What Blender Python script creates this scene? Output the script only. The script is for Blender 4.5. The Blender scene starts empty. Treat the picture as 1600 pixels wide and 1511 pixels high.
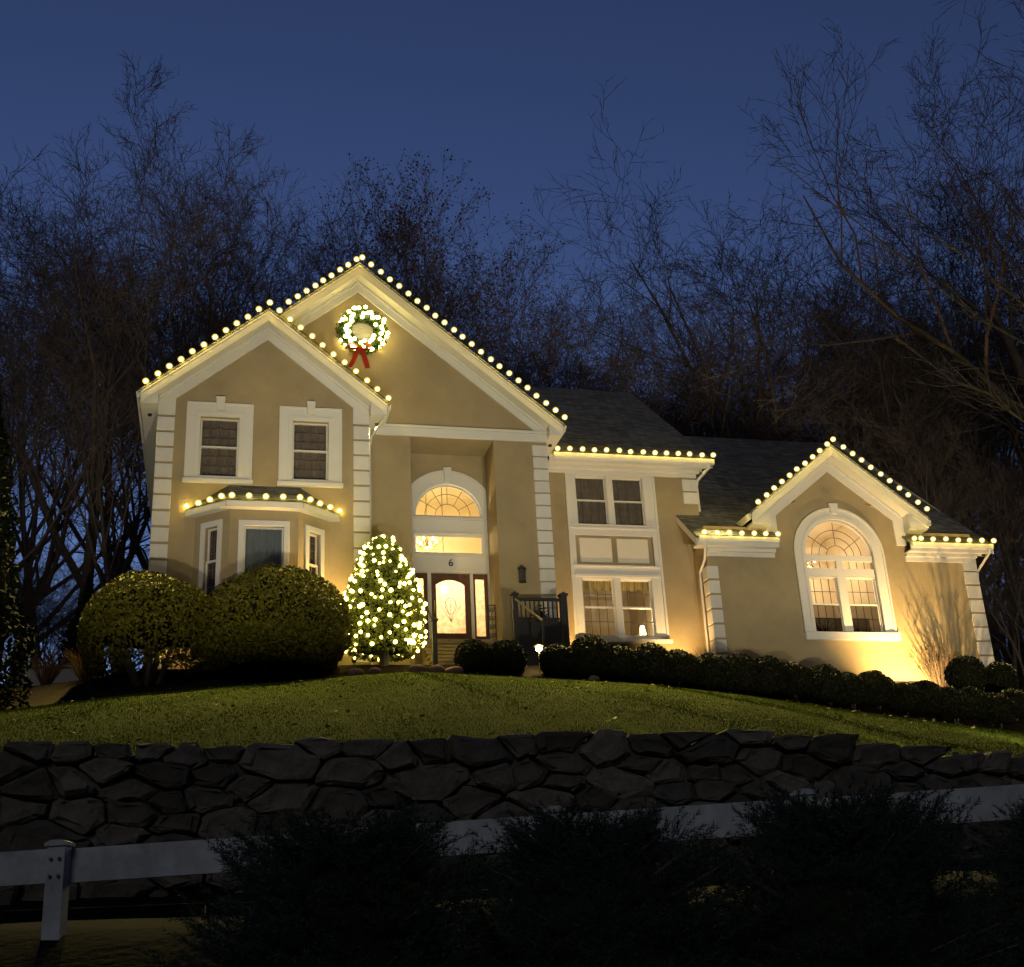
import bpy, math, random
import numpy as np
from mathutils import Matrix, Vector, Euler

# ---------------------------------------------------------------- camera, sky, light
scene = bpy.context.scene
COL = scene.collection
R_ = math.radians

cam_d = bpy.data.cameras.new('camera')
cam_d.sensor_width = 36.0
cam_d.lens = 36.0 * 1900.0 / 1600.0
cam_d.clip_start = 0.05
cam_d.clip_end = 3000
cam = bpy.data.objects.new('camera', cam_d)
COL.objects.link(cam)
cam.matrix_world = (Matrix.Rotation(-0.25082174, 4, 'Z') @ Matrix.Rotation(0.36678495 + math.pi / 2, 4, 'X')
                    @ Matrix.Rotation(-0.05211397, 4, 'Z'))
scene.camera = cam

world = bpy.data.worlds.new('World')
scene.world = world
world.use_nodes = True
wn = world.node_tree
for n in list(wn.nodes):
    wn.nodes.remove(n)
w_out = wn.nodes.new('ShaderNodeOutputWorld')
w_bg = wn.nodes.new('ShaderNodeBackground')
w_sky = wn.nodes.new('ShaderNodeTexSky')
w_sky.sky_type = 'NISHITA'
w_sky.sun_disc = False
w_sky.sun_elevation = R_(-4.7)
w_sky.sun_rotation = R_(2)
w_sky.altitude = 50
w_sky.air_density = 1.0
w_sky.dust_density = 1.0
w_sky.ozone_density = 2.0
w_bg.inputs['Strength'].default_value = 6.7
wn.links.new(w_sky.outputs[0], w_bg.inputs['Color'])
wn.links.new(w_bg.outputs[0], w_out.inputs['Surface'])

sun_d = bpy.data.lights.new('sun', 'SUN')
sun_d.energy = 0.16
sun_d.angle = R_(20)
sun_d.color = (1.0, 0.97, 0.90)
sun = bpy.data.objects.new('sun', sun_d)
sun.rotation_euler = (R_(62), 0, R_(-25))
COL.objects.link(sun)

vs = scene.view_settings
scene.display_settings.display_device = 'sRGB'
vs.view_transform = 'Standard'
vs.look = 'None'
vs.exposure = 0.0
vs.gamma = 1.0
vs.use_curve_mapping = False
scene.render.engine = 'CYCLES'
scene.cycles.use_denoising = True
scene.cycles.max_bounces = 6
scene.cycles.diffuse_bounces = 3
scene.cycles.glossy_bounces = 2
scene.cycles.transparent_max_bounces = 12
scene.cycles.sample_clamp_indirect = 4.0
scene.cycles.caustics_reflective = False
scene.cycles.caustics_refractive = False

BULB_L = 30.0          # radiance of the roof bulbs
WARM = (1.0, 0.70, 0.085)


# ---------------------------------------------------------------- materials
MATS = {}


def mat(name, col, rough=0.7, spec=0.3, var=0.0, vscale=3.0, bump=0.0, bscale=40.0, col2=None, metal=0.0, island=0.0):
    m = bpy.data.materials.new(name)
    m.use_nodes = True
    nt = m.node_tree
    b = nt.nodes['Principled BSDF']
    b.inputs['Base Color'].default_value = (*col, 1)
    b.inputs['Roughness'].default_value = rough
    b.inputs['Specular IOR Level'].default_value = spec
    b.inputs['Metallic'].default_value = metal
    tc = nt.nodes.new('ShaderNodeTexCoord')
    last = None
    if var > 0 or col2:
        ns = nt.nodes.new('ShaderNodeTexNoise')
        ns.inputs['Scale'].default_value = vscale
        ns.inputs['Detail'].default_value = 6
        ns.inputs['Roughness'].default_value = 0.65
        nt.links.new(tc.outputs['Object'], ns.inputs['Vector'])
        rp = nt.nodes.new('ShaderNodeValToRGB')
        rp.color_ramp.elements[0].position = 0.32
        rp.color_ramp.elements[1].position = 0.68
        c2 = col2 or tuple(c * (1 - var) for c in col)
        c1 = col if col2 else tuple(min(1, c * (1 + var)) for c in col)
        rp.color_ramp.elements[0].color = (*c2, 1)
        rp.color_ramp.elements[1].color = (*c1, 1)
        nt.links.new(ns.outputs['Fac'], rp.inputs['Fac'])
        nt.links.new(rp.outputs['Color'], b.inputs['Base Color'])
        last = rp.outputs['Color']
    if island > 0:
        g = nt.nodes.new('ShaderNodeNewGeometry')
        oi = nt.nodes.new('ShaderNodeObjectInfo')
        ad = nt.nodes.new('ShaderNodeMath')
        ad.operation = 'ADD'
        nt.links.new(g.outputs['Random Per Island'], ad.inputs[0])
        nt.links.new(oi.outputs['Random'], ad.inputs[1])
        fr = nt.nodes.new('ShaderNodeMath')
        fr.operation = 'FRACT'
        nt.links.new(ad.outputs[0], fr.inputs[0])
        mr = nt.nodes.new('ShaderNodeMapRange')
        mr.inputs['To Min'].default_value = 1 - island
        mr.inputs['To Max'].default_value = 1 + island
        nt.links.new(fr.outputs[0], mr.inputs['Value'])
        hv = nt.nodes.new('ShaderNodeHueSaturation')
        nt.links.new(mr.outputs['Result'], hv.inputs['Value'])
        if last is not None:
            nt.links.new(last, hv.inputs['Color'])
        else:
            hv.inputs['Color'].default_value = (*col, 1)
        nt.links.new(hv.outputs['Color'], b.inputs['Base Color'])
    if bump > 0:
        nb = nt.nodes.new('ShaderNodeTexNoise')
        nb.inputs['Scale'].default_value = bscale
        nb.inputs['Detail'].default_value = 5
        nt.links.new(tc.outputs['Object'], nb.inputs['Vector'])
        bp = nt.nodes.new('ShaderNodeBump')
        bp.inputs['Strength'].default_value = bump
        bp.inputs['Distance'].default_value = 0.02
        nt.links.new(nb.outputs['Fac'], bp.inputs['Height'])
        nt.links.new(bp.outputs['Normal'], b.inputs['Normal'])
    MATS[name] = m
    return m


def emit(name, col, s):
    m = bpy.data.materials.new(name)
    m.use_nodes = True
    b = m.node_tree.nodes['Principled BSDF']
    b.inputs['Base Color'].default_value = (0.8, 0.8, 0.8, 1)
    b.inputs['Emission Color'].default_value = (*col, 1)
    b.inputs['Emission Strength'].default_value = s
    MATS[name] = m
    return m


def glass(name, tint, gloss, rough=0.03):
    m = bpy.data.materials.new(name)
    m.use_nodes = True
    nt = m.node_tree
    for n in list(nt.nodes):
        nt.nodes.remove(n)
    o = nt.nodes.new('ShaderNodeOutputMaterial')
    t = nt.nodes.new('ShaderNodeBsdfTransparent')
    t.inputs['Color'].default_value = (*tint, 1)
    g = nt.nodes.new('ShaderNodeBsdfGlossy')
    g.inputs['Roughness'].default_value = rough
    x = nt.nodes.new('ShaderNodeMixShader')
    x.inputs[0].default_value = gloss
    nt.links.new(t.outputs[0], x.inputs[1])
    nt.links.new(g.outputs[0], x.inputs[2])
    nt.links.new(x.outputs[0], o.inputs['Surface'])
    MATS[name] = m
    return m


def frosted(name, col, tr=0.25):
    m = bpy.data.materials.new(name)
    m.use_nodes = True
    nt = m.node_tree
    for n in list(nt.nodes):
        nt.nodes.remove(n)
    o = nt.nodes.new('ShaderNodeOutputMaterial')
    t = nt.nodes.new('ShaderNodeBsdfTransparent')
    tl = nt.nodes.new('ShaderNodeBsdfTranslucent')
    x = nt.nodes.new('ShaderNodeMixShader')
    x.inputs[0].default_value = tr
    tc = nt.nodes.new('ShaderNodeTexCoord')
    ns = nt.nodes.new('ShaderNodeTexNoise')
    ns.inputs['Scale'].default_value = 9.0
    ns.inputs['Detail'].default_value = 4
    rp = nt.nodes.new('ShaderNodeValToRGB')
    rp.color_ramp.elements[0].position = 0.35
    rp.color_ramp.elements[1].position = 0.6
    rp.color_ramp.elements[0].color = (*[c * 0.7 for c in col], 1)
    rp.color_ramp.elements[1].color = (*col, 1)
    nt.links.new(tc.outputs['Object'], ns.inputs['Vector'])
    nt.links.new(ns.outputs['Fac'], rp.inputs['Fac'])
    nt.links.new(rp.outputs['Color'], tl.inputs['Color'])
    nt.links.new(tl.outputs[0], x.inputs[1])
    nt.links.new(t.outputs[0], x.inputs[2])
    nt.links.new(x.outputs[0], o.inputs['Surface'])
    MATS[name] = m
    return m


def shingle(name):
    m = mat(name, (0.075, 0.078, 0.072), 0.85, 0.2)
    nt = m.node_tree
    b = nt.nodes['Principled BSDF']
    tc = nt.nodes.new('ShaderNodeTexCoord')
    sp = nt.nodes.new('ShaderNodeSeparateXYZ')
    nt.links.new(tc.outputs['Object'], sp.inputs[0])
    ad = nt.nodes.new('ShaderNodeMath')
    ad.operation = 'ADD'
    nt.links.new(sp.outputs['X'], ad.inputs[0])
    nt.links.new(sp.outputs['Y'], ad.inputs[1])
    cb = nt.nodes.new('ShaderNodeCombineXYZ')
    nt.links.new(ad.outputs[0], cb.inputs['X'])
    nt.links.new(sp.outputs['Z'], cb.inputs['Y'])
    br = nt.nodes.new('ShaderNodeTexBrick')
    br.inputs['Scale'].default_value = 1.0
    br.inputs['Brick Width'].default_value = 0.3
    br.inputs['Row Height'].default_value = 0.1
    br.inputs['Mortar Size'].default_value = 0.006
    br.inputs['Bias'].default_value = 0.0
    br.inputs['Color1'].default_value = (0.23, 0.23, 0.205, 1)
    br.inputs['Color2'].default_value = (0.105, 0.11, 0.10, 1)
    br.inputs['Mortar'].default_value = (0.02, 0.02, 0.02, 1)
    nt.links.new(cb.outputs[0], br.inputs['Vector'])
    nz = nt.nodes.new('ShaderNodeTexNoise')
    nz.inputs['Scale'].default_value = 14
    nz.inputs['Detail'].default_value = 5
    nt.links.new(tc.outputs['Object'], nz.inputs['Vector'])
    mx = nt.nodes.new('ShaderNodeMixRGB')
    mx.blend_type = 'OVERLAY'
    mx.inputs[0].default_value = 0.7
    nt.links.new(br.outputs['Color'], mx.inputs[1])
    nt.links.new(nz.outputs['Color'], mx.inputs[2])
    hs = nt.nodes.new('ShaderNodeHueSaturation')
    hs.inputs['Saturation'].default_value = 0.35
    nt.links.new(mx.outputs[0], hs.inputs['Color'])
    nt.links.new(hs.outputs[0], b.inputs['Base Color'])
    bp = nt.nodes.new('ShaderNodeBump')
    bp.inputs['Strength'].default_value = 0.6
    bp.inputs['Distance'].default_value = 0.02
    nt.links.new(br.outputs['Fac'], bp.inputs['Height'])
    bp.invert = True
    nt.links.new(bp.outputs['Normal'], b.inputs['Normal'])


mat('stucco', (0.355, 0.282, 0.168), 0.9, 0.15, var=0.12, vscale=0.8, bump=0.5, bscale=45)
mat('trim', (0.66, 0.64, 0.60), 0.55, 0.35, var=0.035, vscale=1.4, bump=0.03, bscale=8)
mat('quoin', (0.64, 0.615, 0.58), 0.7, 0.25, var=0.06, vscale=2.2, bump=0.12, bscale=50, island=0.05)
mat('joint', (0.12, 0.10, 0.08), 0.9, 0.1)
mat('drip', (0.03, 0.025, 0.02), 0.8, 0.2)
shingle('shingle')
mat('cream_panel', (0.72, 0.66, 0.55), 0.55, 0.3, var=0.03)
mat('door_wood', (0.11, 0.052, 0.03), 0.45, 0.4, var=0.25, vscale=6)
mat('dark_metal', (0.03, 0.03, 0.032), 0.5, 0.4)
mat('grille', (0.16, 0.13, 0.10), 0.6, 0.3)
mat('brass', (0.35, 0.25, 0.1), 0.35, 0.5, metal=0.8)
mat('curtain', (0.20, 0.165, 0.135), 0.9, 0.1, var=0.18, vscale=5)
mat('shade_blue', (0.17, 0.20, 0.23), 0.9, 0.1, var=0.06)
mat('valance', (0.55, 0.42, 0.16), 0.9, 0.1, var=0.1)
mat('plaster', (0.78, 0.66, 0.46), 0.9, 0.1, var=0.05)
mat('plaster_hall', (0.78, 0.66, 0.40), 0.9, 0.1, var=0.04)
mat('room_brown', (0.58, 0.50, 0.37), 0.9, 0.1, var=0.1)
mat('furniture', (0.06, 0.04, 0.03), 0.6, 0.3)
glass('pane', (0.92, 0.92, 0.92), 0.07)
glass('pane_screen', (0.28, 0.28, 0.28), 0.06, 0.2)
frosted('door_glass', (0.85, 0.74, 0.62), 0.18)
frosted('lantern_glass', (0.7, 0.7, 0.75), 0.3)
emit('bulb_core', WARM, BULB_L * 2.7)
m = glass('bulb', (1, 1, 1), 0.4)  # see-through emissive halo, stands in for bloom round each roof bulb
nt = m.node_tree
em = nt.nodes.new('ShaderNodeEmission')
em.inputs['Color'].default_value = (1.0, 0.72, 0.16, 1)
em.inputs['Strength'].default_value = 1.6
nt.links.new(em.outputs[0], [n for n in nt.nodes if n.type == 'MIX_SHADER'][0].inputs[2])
emit('tree_bulb', (1.0, 0.78, 0.16), 14.0)
emit('wreath_bulb', (1.0, 0.80, 0.24), 22.0)
emit('lamp_lens', (1.0, 0.80, 0.45), 30.0)
emit('lamp_globe', (1.0, 0.78, 0.45), 9.0)
emit('lamp_shade', (1.0, 0.75, 0.4), 2.2)
mat('cord', (0.012, 0.02, 0.012), 0.7, 0.2)
mat('lawn', (0.085, 0.112, 0.012), 0.95, 0.02, col2=(0.052, 0.072, 0.008), vscale=1.1, bump=0.6, bscale=25)
mat('blade', (0.088, 0.125, 0.010), 0.9, 0.02, var=0.22, vscale=0.45, island=0.22)
mat('mulch', (0.03, 0.02, 0.013), 0.95, 0.1, var=0.4, vscale=12, bump=0.8, bscale=30)
mat('verge', (0.004, 0.0042, 0.003), 0.95, 0.1, var=0.35, vscale=3, bump=0.6, bscale=18)
mat('asphalt', (0.045, 0.045, 0.048), 0.9, 0.2, var=0.2, vscale=20, bump=0.3, bscale=80)
mat('kerb', (0.25, 0.25, 0.24), 0.85, 0.2, var=0.15)
mat('earth', (0.028, 0.024, 0.018), 0.95, 0.1, var=0.3, vscale=0.6)
mat('stone', (0.20, 0.182, 0.152), 0.9, 0.15, col2=(0.09, 0.081, 0.066), vscale=4.5, bump=1.0, bscale=14, island=0.45)
mat('rock_pink', (0.30, 0.19, 0.15), 0.85, 0.2, var=0.25, vscale=8, bump=0.5, bscale=20, island=0.2)
mat('step_stone', (0.30, 0.24, 0.17), 0.85, 0.2, var=0.2, vscale=5, bump=0.3, bscale=30)
mat('fence_white', (0.46, 0.49, 0.53), 0.6, 0.3, var=0.28, vscale=6, bump=0.05, bscale=20)
mat('bolt', (0.08, 0.08, 0.085), 0.5, 0.4, metal=0.6)
mat('bark', (0.15, 0.12, 0.10), 0.95, 0.1, var=0.35, vscale=4, bump=0.7, bscale=20)
mat('twig', (0.15, 0.115, 0.10), 0.95, 0.05)
mat('dark_twig', (0.03, 0.022, 0.017), 0.95, 0.05)
mat('pale_lit_bark', (0.30, 0.26, 0.20), 0.9, 0.1, var=0.3, vscale=5, bump=0.4, bscale=18)  # pale tone also holds the lamplight caught by the branches
mat('oak_leaf', (0.11, 0.065, 0.045), 0.9, 0.1, island=0.4)
mat('yew', (0.125, 0.115, 0.011), 0.75, 0.2, island=0.45)
mat('yew_core', (0.012, 0.014, 0.004), 0.95, 0.05)  # near-black leaf tone, the shade inside the foliage put into the colour
mat('box_leaf', (0.012, 0.013, 0.004), 0.7, 0.25, island=0.4)
mat('holly', (0.16, 0.19, 0.03), 0.55, 0.35, island=0.4)
mat('spruce', (0.05, 0.07, 0.06), 0.85, 0.15, island=0.4)
mat('evergreen', (0.012, 0.018, 0.008), 0.9, 0.1, island=0.4)
mat('wreath_leaf', (0.05, 0.09, 0.02), 0.7, 0.25, island=0.4)
mat('ribbon', (0.33, 0.025, 0.012), 0.6, 0.3, var=0.1)
mat('dry_grass', (0.20, 0.12, 0.05), 0.9, 0.1, island=0.3)
mat('vent_grey', (0.42, 0.40, 0.36), 0.7, 0.2)
mat('fallen_leaf', (0.30, 0.22, 0.10), 0.9, 0.1, island=0.4)
mat('siding', (0.62, 0.52, 0.36), 0.8, 0.2, var=0.04)


# ---------------------------------------------------------------- mesh helpers
class MB:
    def __init__(self):
        self.v, self.f = [], []

    def box(self, x0, x1, y0, y1, z0, z1):
        n = len(self.v)
        self.v += [(x0, y0, z0), (x1, y0, z0), (x1, y1, z0), (x0, y1, z0), (x0, y0, z1), (x1, y0, z1), (x1, y1, z1), (x0, y1, z1)]
        self.f += [tuple(n + i for i in q) for q in ((0, 3, 2, 1), (4, 5, 6, 7), (0, 1, 5, 4), (1, 2, 6, 5), (2, 3, 7, 6), (3, 0, 4, 7))]
        return self

    def prism(self, poly, y0, y1):
        """poly: XZ outline, anticlockwise seen from -Y"""
        n, k = len(self.v), len(poly)
        self.v += [(x, y0, z) for x, z in poly] + [(x, y1, z) for x, z in poly]
        self.f.append(tuple(n + i for i in range(k)))
        self.f.append(tuple(n + k + i for i in reversed(range(k))))
        for i in range(k):
            j = (i + 1) % k
            self.f.append((n + i, n + k + i, n + k + j, n + j))
        return self

    def prism_z(self, poly, z0, z1):
        n, k = len(self.v), len(poly)
        self.v += [(x, y, z0) for x, y in poly] + [(x, y, z1) for x, y in poly]
        self.f.append(tuple(n + i for i in reversed(range(k))))
        self.f.append(tuple(n + k + i for i in range(k)))
        for i in range(k):
            j = (i + 1) % k
            self.f.append((n + i, n + j, n + k + j, n + k + i))
        return self

    def prism_x(self, poly, x0, x1):
        n, k = len(self.v), len(poly)
        self.v += [(x0, y, z) for y, z in poly] + [(x1, y, z) for y, z in poly]
        self.f.append(tuple(n + i for i in range(k)))
        self.f.append(tuple(n + k + i for i in reversed(range(k))))
        for i in range(k):
            j = (i + 1) % k
            self.f.append((n + i, n + k + i, n + k + j, n + j))
        return self

    def poly(self, pts):
        n = len(self.v)
        self.v += [tuple(p) for p in pts]
        self.f.append(tuple(range(n, n + len(pts))))
        return self

    def tube(self, pts, rad, k=6, cap=True):
        pts = [Vector(p) for p in pts]
        if not isinstance(rad, (list, tuple)):
            rad = [rad] * len(pts)
        n0 = len(self.v)
        prev = None
        for i, p in enumerate(pts):
            d = (pts[min(i + 1, len(pts) - 1)] - pts[max(i - 1, 0)]).normalized()
            if prev is None:
                a = d.orthogonal().normalized()
            else:
                a = (prev - d * prev.dot(d))
                a = a.normalized() if a.length > 1e-6 else d.orthogonal().normalized()
            prev = a
            b = d.cross(a)
            for j in range(k):
                t = 2 * math.pi * j / k
                self.v.append(tuple(p + (a * math.cos(t) + b * math.sin(t)) * rad[i]))
        for i in range(len(pts) - 1):
            for j in range(k):
                q = (j + 1) % k
                self.f.append((n0 + i * k + j, n0 + i * k + q, n0 + (i + 1) * k + q, n0 + (i + 1) * k + j))
        if cap:
            self.f.append(tuple(n0 + j for j in reversed(range(k))))
            self.f.append(tuple(n0 + (len(pts) - 1) * k + j for j in range(k)))
        return self

    def lathe(self, prof, k=12, c=(0, 0, 0)):
        n0 = len(self.v)
        for r, z in prof:
            for j in range(k):
                t = 2 * math.pi * j / k
                self.v.append((c[0] + r * math.cos(t), c[1] + r * math.sin(t), c[2] + z))
        for i in range(len(prof) - 1):
            for j in range(k):
                q = (j + 1) % k
                self.f.append((n0 + i * k + j, n0 + i * k + q, n0 + (i + 1) * k + q, n0 + (i + 1) * k + j))
        self.f.append(tuple(n0 + j for j in reversed(range(k))))
        self.f.append(tuple(n0 + (len(prof) - 1) * k + j for j in range(k)))
        return self

    def mesh(self, name, m, smooth=False):
        me = bpy.data.meshes.new(name)
        me.from_pydata(self.v, [], self.f)
        me.materials.append(MATS[m])
        if smooth:
            me.polygons.foreach_set('use_smooth', [True] * len(me.polygons))
        me.update()
        return me

    def build(self, name, m, parent=None, smooth=False, bevel=0.0):
        o = obj(name, self.mesh(name, m, smooth), parent)
        if bevel:
            md = o.modifiers.new('bevel', 'BEVEL')
            md.width = bevel
            md.segments = 2
            md.limit_method = 'ANGLE'
        return o


def np_mesh(name, verts, quads, m, k=4):
    me = bpy.data.meshes.new(name)
    verts = np.asarray(verts, dtype=np.float32).reshape(-1, 3)
    quads = np.asarray(quads, dtype=np.int32).reshape(-1, k)
    me.vertices.add(len(verts))
    me.vertices.foreach_set('co', verts.ravel())
    me.loops.add(quads.size)
    me.loops.foreach_set('vertex_index', quads.ravel())
    me.polygons.add(len(quads))
    me.polygons.foreach_set('loop_start', np.arange(0, quads.size, k, dtype=np.int32))
    me.polygons.foreach_set('loop_total', np.full(len(quads), k, dtype=np.int32))
    me.update(calc_edges=True)
    me.validate()
    me.materials.append(MATS[m])
    return me


ROOTLOC = {}


def obj(name, me, parent=None, local=False):
    o = bpy.data.objects.new(name, me)
    COL.objects.link(o)
    if parent is not None:
        o.parent = parent
        if not local and parent.name in ROOTLOC:
            o.matrix_parent_inverse = ROOTLOC[parent.name]
    return o


def thing(name, label, cat, loc=(0, 0, 0), group=None, rz=0.0, world_parts=False):
    o = bpy.data.objects.new(name, None)
    o.empty_display_size = 0.2
    COL.objects.link(o)
    o.location = loc
    o.rotation_euler = (0, 0, rz)
    if world_parts:
        ROOTLOC[o.name] = (Matrix.Translation(Vector(loc)) @ Matrix.Rotation(rz, 4, 'Z')).inverted()
    return tag(o, label, cat, group)


def tag(o, label, cat, group=None):
    o['label'] = label
    o['category'] = cat
    if group:
        o['group'] = group
    return o


def kind(o, k):
    o['kind'] = k
    return o


def copy_tree(root):
    r = root.copy()
    COL.objects.link(r)
    for ch in list(root.children):
        c = ch.copy()
        COL.objects.link(c)
        c.parent = r
        for g in list(ch.children):
            d = g.copy()
            COL.objects.link(d)
            d.parent = c
    return r


# ---------------------------------------------------------------- terrain
def lerp_tab(tab, x):
    return float(np.interp(x, [t[0] for t in tab], [t[1] for t in tab]))


CREST = [(-40, 3.2), (-10, 4.7), (-4, 5.09), (-1.75, 5.41), (0.9, 5.64), (4.2, 5.93), (5.1, 5.88), (8.06, 5.73), (9.6, 5.65), (12, 5.39), (14.4, 5.03), (16.9, 4.6), (19.3, 4.16), (26, 3.2), (45, 2.2)]
WTOP = [(-40, 1.9), (-6, 2.06), (-2, 2.10), (0, 2.07), (1.7, 2.06), (3, 2.12), (4, 2.16), (5.2, 2.12), (6.8, 2.06), (8, 1.92), (9.2, 1.83), (13, 1.6), (30, 1.2), (45, 1.0)]
BASE = [(-40, 4.2), (-10, 5.8), (-4, 6.2), (-1.7, 6.55), (3, 6.7), (9, 6.7), (14, 6.5), (17, 6.25), (23, 6.0), (30, 5.2), (45, 4.2)]
YW, YC = 12.75, 26.5


def ground_z(x, y):
    wob = 0.03 * math.sin(x * 0.9 + y * 0.5) + 0.02 * math.sin(x * 2.3 - y * 1.1)
    if y <= 3.2:
        return -1.6
    yf = 7.0 - 0.28 * (x + 1.05)
    yf = max(4.5, min(9.5, yf))
    if y <= yf:
        t = (y - 3.2) / (yf - 3.2)
        return -1.45 + t * (0.2 + 1.45)
    if y <= YW - 0.3:
        t = (y - yf) / (YW - 0.3 - yf)
        return 0.2 + t * 0.42 + wob * 0.6
    if y <= YW:
        t = (y - YW + 0.3) / 0.3
        return 0.62 + t * (lerp_tab(WTOP, x) - 0.1 - 0.62)
    if y <= YC:
        t = (y - YW) / (YC - YW)
        a, b = lerp_tab(WTOP, x) - 0.1, lerp_tab(CREST, x)
        return a + (b - a) * t + 0.22 * math.sin(math.pi * t) * (0.35 if x < 10 else 0.1) + wob * min(1, 6 * t) * (1 - t)
    bz = lerp_tab(BASE, x)
    if y <= 29.5:
        t = (y - YC) / 3.0
        s = t * t * (3 - 2 * t)
        return lerp_tab(CREST, x) + (bz - lerp_tab(CREST, x)) * s + wob * 0.5
    if y <= 42:
        return bz + (y - 29.5) * 0.02
    return bz + 0.25 + min(1.0, (y - 42) / 40) * (8.6 - bz) * 0.8


def sheet(name, xs, ys, m, dz=0.0, smooth=True):
    v = [(x, y, ground_z(x, y) + dz) for y in ys for x in xs]
    nx = len(xs)
    f = [(j * nx + i, j * nx + i + 1, (j + 1) * nx + i + 1, (j + 1) * nx + i) for j in range(len(ys) - 1) for i in range(nx - 1)]
    b = MB()
    b.v, b.f = v, f
    return kind(b.build(name, m, None, smooth), 'structure')


XS = sorted(set([-40, -30, -22, -16, -12] + [round(-9 + 0.5 * i, 2) for i in range(75)] + [32, 36, 45]))
sheet('lawn', XS, [YW + (YC - YW) * i / 34 for i in range(35)], 'lawn')
sheet('planting_bed', XS, [YC - 0.12 + i * 0.32 for i in range(11)] + [30.5, 33, 37, 42], 'mulch', 0.006)
sheet('verge', XS, [3.2 + (YW - 0.02 - 3.2) * i / 36 for i in range(37)], 'verge')
b = MB()
b.poly([(-400, -400, -1.6), (400, -400, -1.6), (400, 3.2, -1.6), (-400, 3.2, -1.6)])
kind(b.build('road', 'asphalt'), 'structure')
b = MB()
for i in range(-16, 20):
    b.box(i * 2.5 + 0.006, i * 2.5 + 2.494, 3.05, 3.215, -1.75, -1.45)
kind(b.build('kerb', 'kerb', None, False, 0.015), 'structure')
FX = [-1500, -300, -120, -60, -40] + [x for x in range(-30, 46, 6)] + [60, 120, 300, 1500]
FY = [42, 46, 52, 60, 72, 90, 140, 400, 1800]
vv, ff = [], []
for y in FY:
    for x in FX:
        vv.append((x, y, ground_z(max(-40, min(45, x)), y) + 0.004))
for j in range(len(FY) - 1):
    for i in range(len(FX) - 1):
        a = j * len(FX) + i
        ff.append((a, a + 1, a + len(FX) + 1, a + len(FX)))
b = MB()
b.v, b.f = vv, ff
for s, x0, x1 in ((0, -1500, -40), (1, 45, 1500)):     # side ground, left and right of the plot
    n = len(b.v)
    b.v += [(x0, 3.2, -1.62), (x1, 3.2, -1.62), (x1, 42, 4.4), (x0, 42, 4.4)]
    b.f.append((n, n + 1, n + 2, n + 3))
kind(b.build('woodland_ground', 'earth'), 'structure')

# grass: single blades, nobody could count them
rs = np.random.RandomState(5)
N = 240000
gx = rs.uniform(-6, 22, N)
gy = YW + 0.1 + (YC - YW - 0.1) * rs.uniform(0, 1, N) ** 1.25
keep = (gx / gy > -0.24) & (gx / gy < 0.92)
gx, gy = gx[keep], gy[keep]
gz = np.array([ground_z(x, y) for x, y in zip(gx, gy)])
n = len(gx)
h = rs.uniform(0.012, 0.034, n)
a = rs.uniform(0, 2 * np.pi, n)
w = 0.006
lx, ly = rs.normal(0, 0.014, n), rs.normal(0, 0.014, n)
V = np.empty((n, 3, 3))
V[:, 0] = np.stack([gx - w * np.cos(a), gy - w * np.sin(a), gz - 0.01], 1)
V[:, 1] = np.stack([gx + w * np.cos(a), gy + w * np.sin(a), gz - 0.01], 1)
V[:, 2] = np.stack([gx + lx, gy + ly, gz + h], 1)
o = obj('grass', np_mesh('grass', V.reshape(-1, 3), np.arange(n * 3).reshape(-1, 3), 'blade', 3))
kind(tag(o, 'short mown green grass covering the sloping front lawn', 'grass'), 'stuff')
# dead leaves scattered on the lawn
n = 420
gx = rs.uniform(-5, 20, n)
gy = YW + 0.2 + (YC - YW) * rs.uniform(0, 1, n)
gz = np.array([ground_z(x, y) for x, y in zip(gx, gy)]) + 0.05
V = np.empty((n, 4, 3))
a = rs.uniform(0, 6.3, n)
for k, (dx, dy) in enumerate(((-1, -0.6), (1, -0.5), (0.9, 0.6), (-0.8, 0.6))):
    V[:, k] = np.stack([gx + 0.035 * (dx * np.cos(a) - dy * np.sin(a)), gy + 0.035 * (dx * np.sin(a) + dy * np.cos(a)), gz + rs.uniform(-0.015, 0.02, n)], 1)
o = obj('fallen_leaves', np_mesh('fallen_leaves', V.reshape(-1, 3), np.arange(n * 4).reshape(-1, 4), 'fallen_leaf'))
kind(tag(o, 'sparse dry fallen leaves lying on the front lawn', 'leaves'), 'stuff')

# ---------------------------------------------------------------- house
DL, DE, DR, DM, DW = 30.2, 30.8, 32.0, 32.4, 31.5
house = thing('house', 'two-storey tan stucco house with white quoins, gables and lit windows', 'house', (8, 34, 6.5), world_parts=True)


def grid_wall(x0, x1, z0, z1, holes, y0, y1):
    b = MB()
    xs = sorted(set([x0, x1] + [h[0] for h in holes] + [h[1] for h in holes]))
    zs = sorted(set([z0, z1] + [h[2] for h in holes] + [h[3] for h in holes]))
    for i in range(len(xs) - 1):
        for j in range(len(zs) - 1):
            cx, cz = (xs[i] + xs[i + 1]) / 2, (zs[j] + zs[j + 1]) / 2
            if cx < x0 or cx > x1 or cz < z0 or cz > z1:
                continue
            if any(h[0] < cx < h[1] and h[2] < cz < h[3] for h in holes):
                continue
            b.box(xs[i], xs[i + 1], y0, y1, zs[j], zs[j + 1])
    return b


def arc(cx, cz, r, a0, a1, n):
    return [(cx + r * math.cos(R_(a0 + (a1 - a0) * i / n)), cz + r * math.sin(R_(a0 + (a1 - a0) * i / n))) for i in range(n + 1)]


def ring_prism(b, outer, inner, y0, y1):
    """band between two open outlines with the same number of points"""
    for i in range(len(outer) - 1):
        b.prism([inner[i], outer[i], outer[i + 1], inner[i + 1]], y0, y1)


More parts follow.
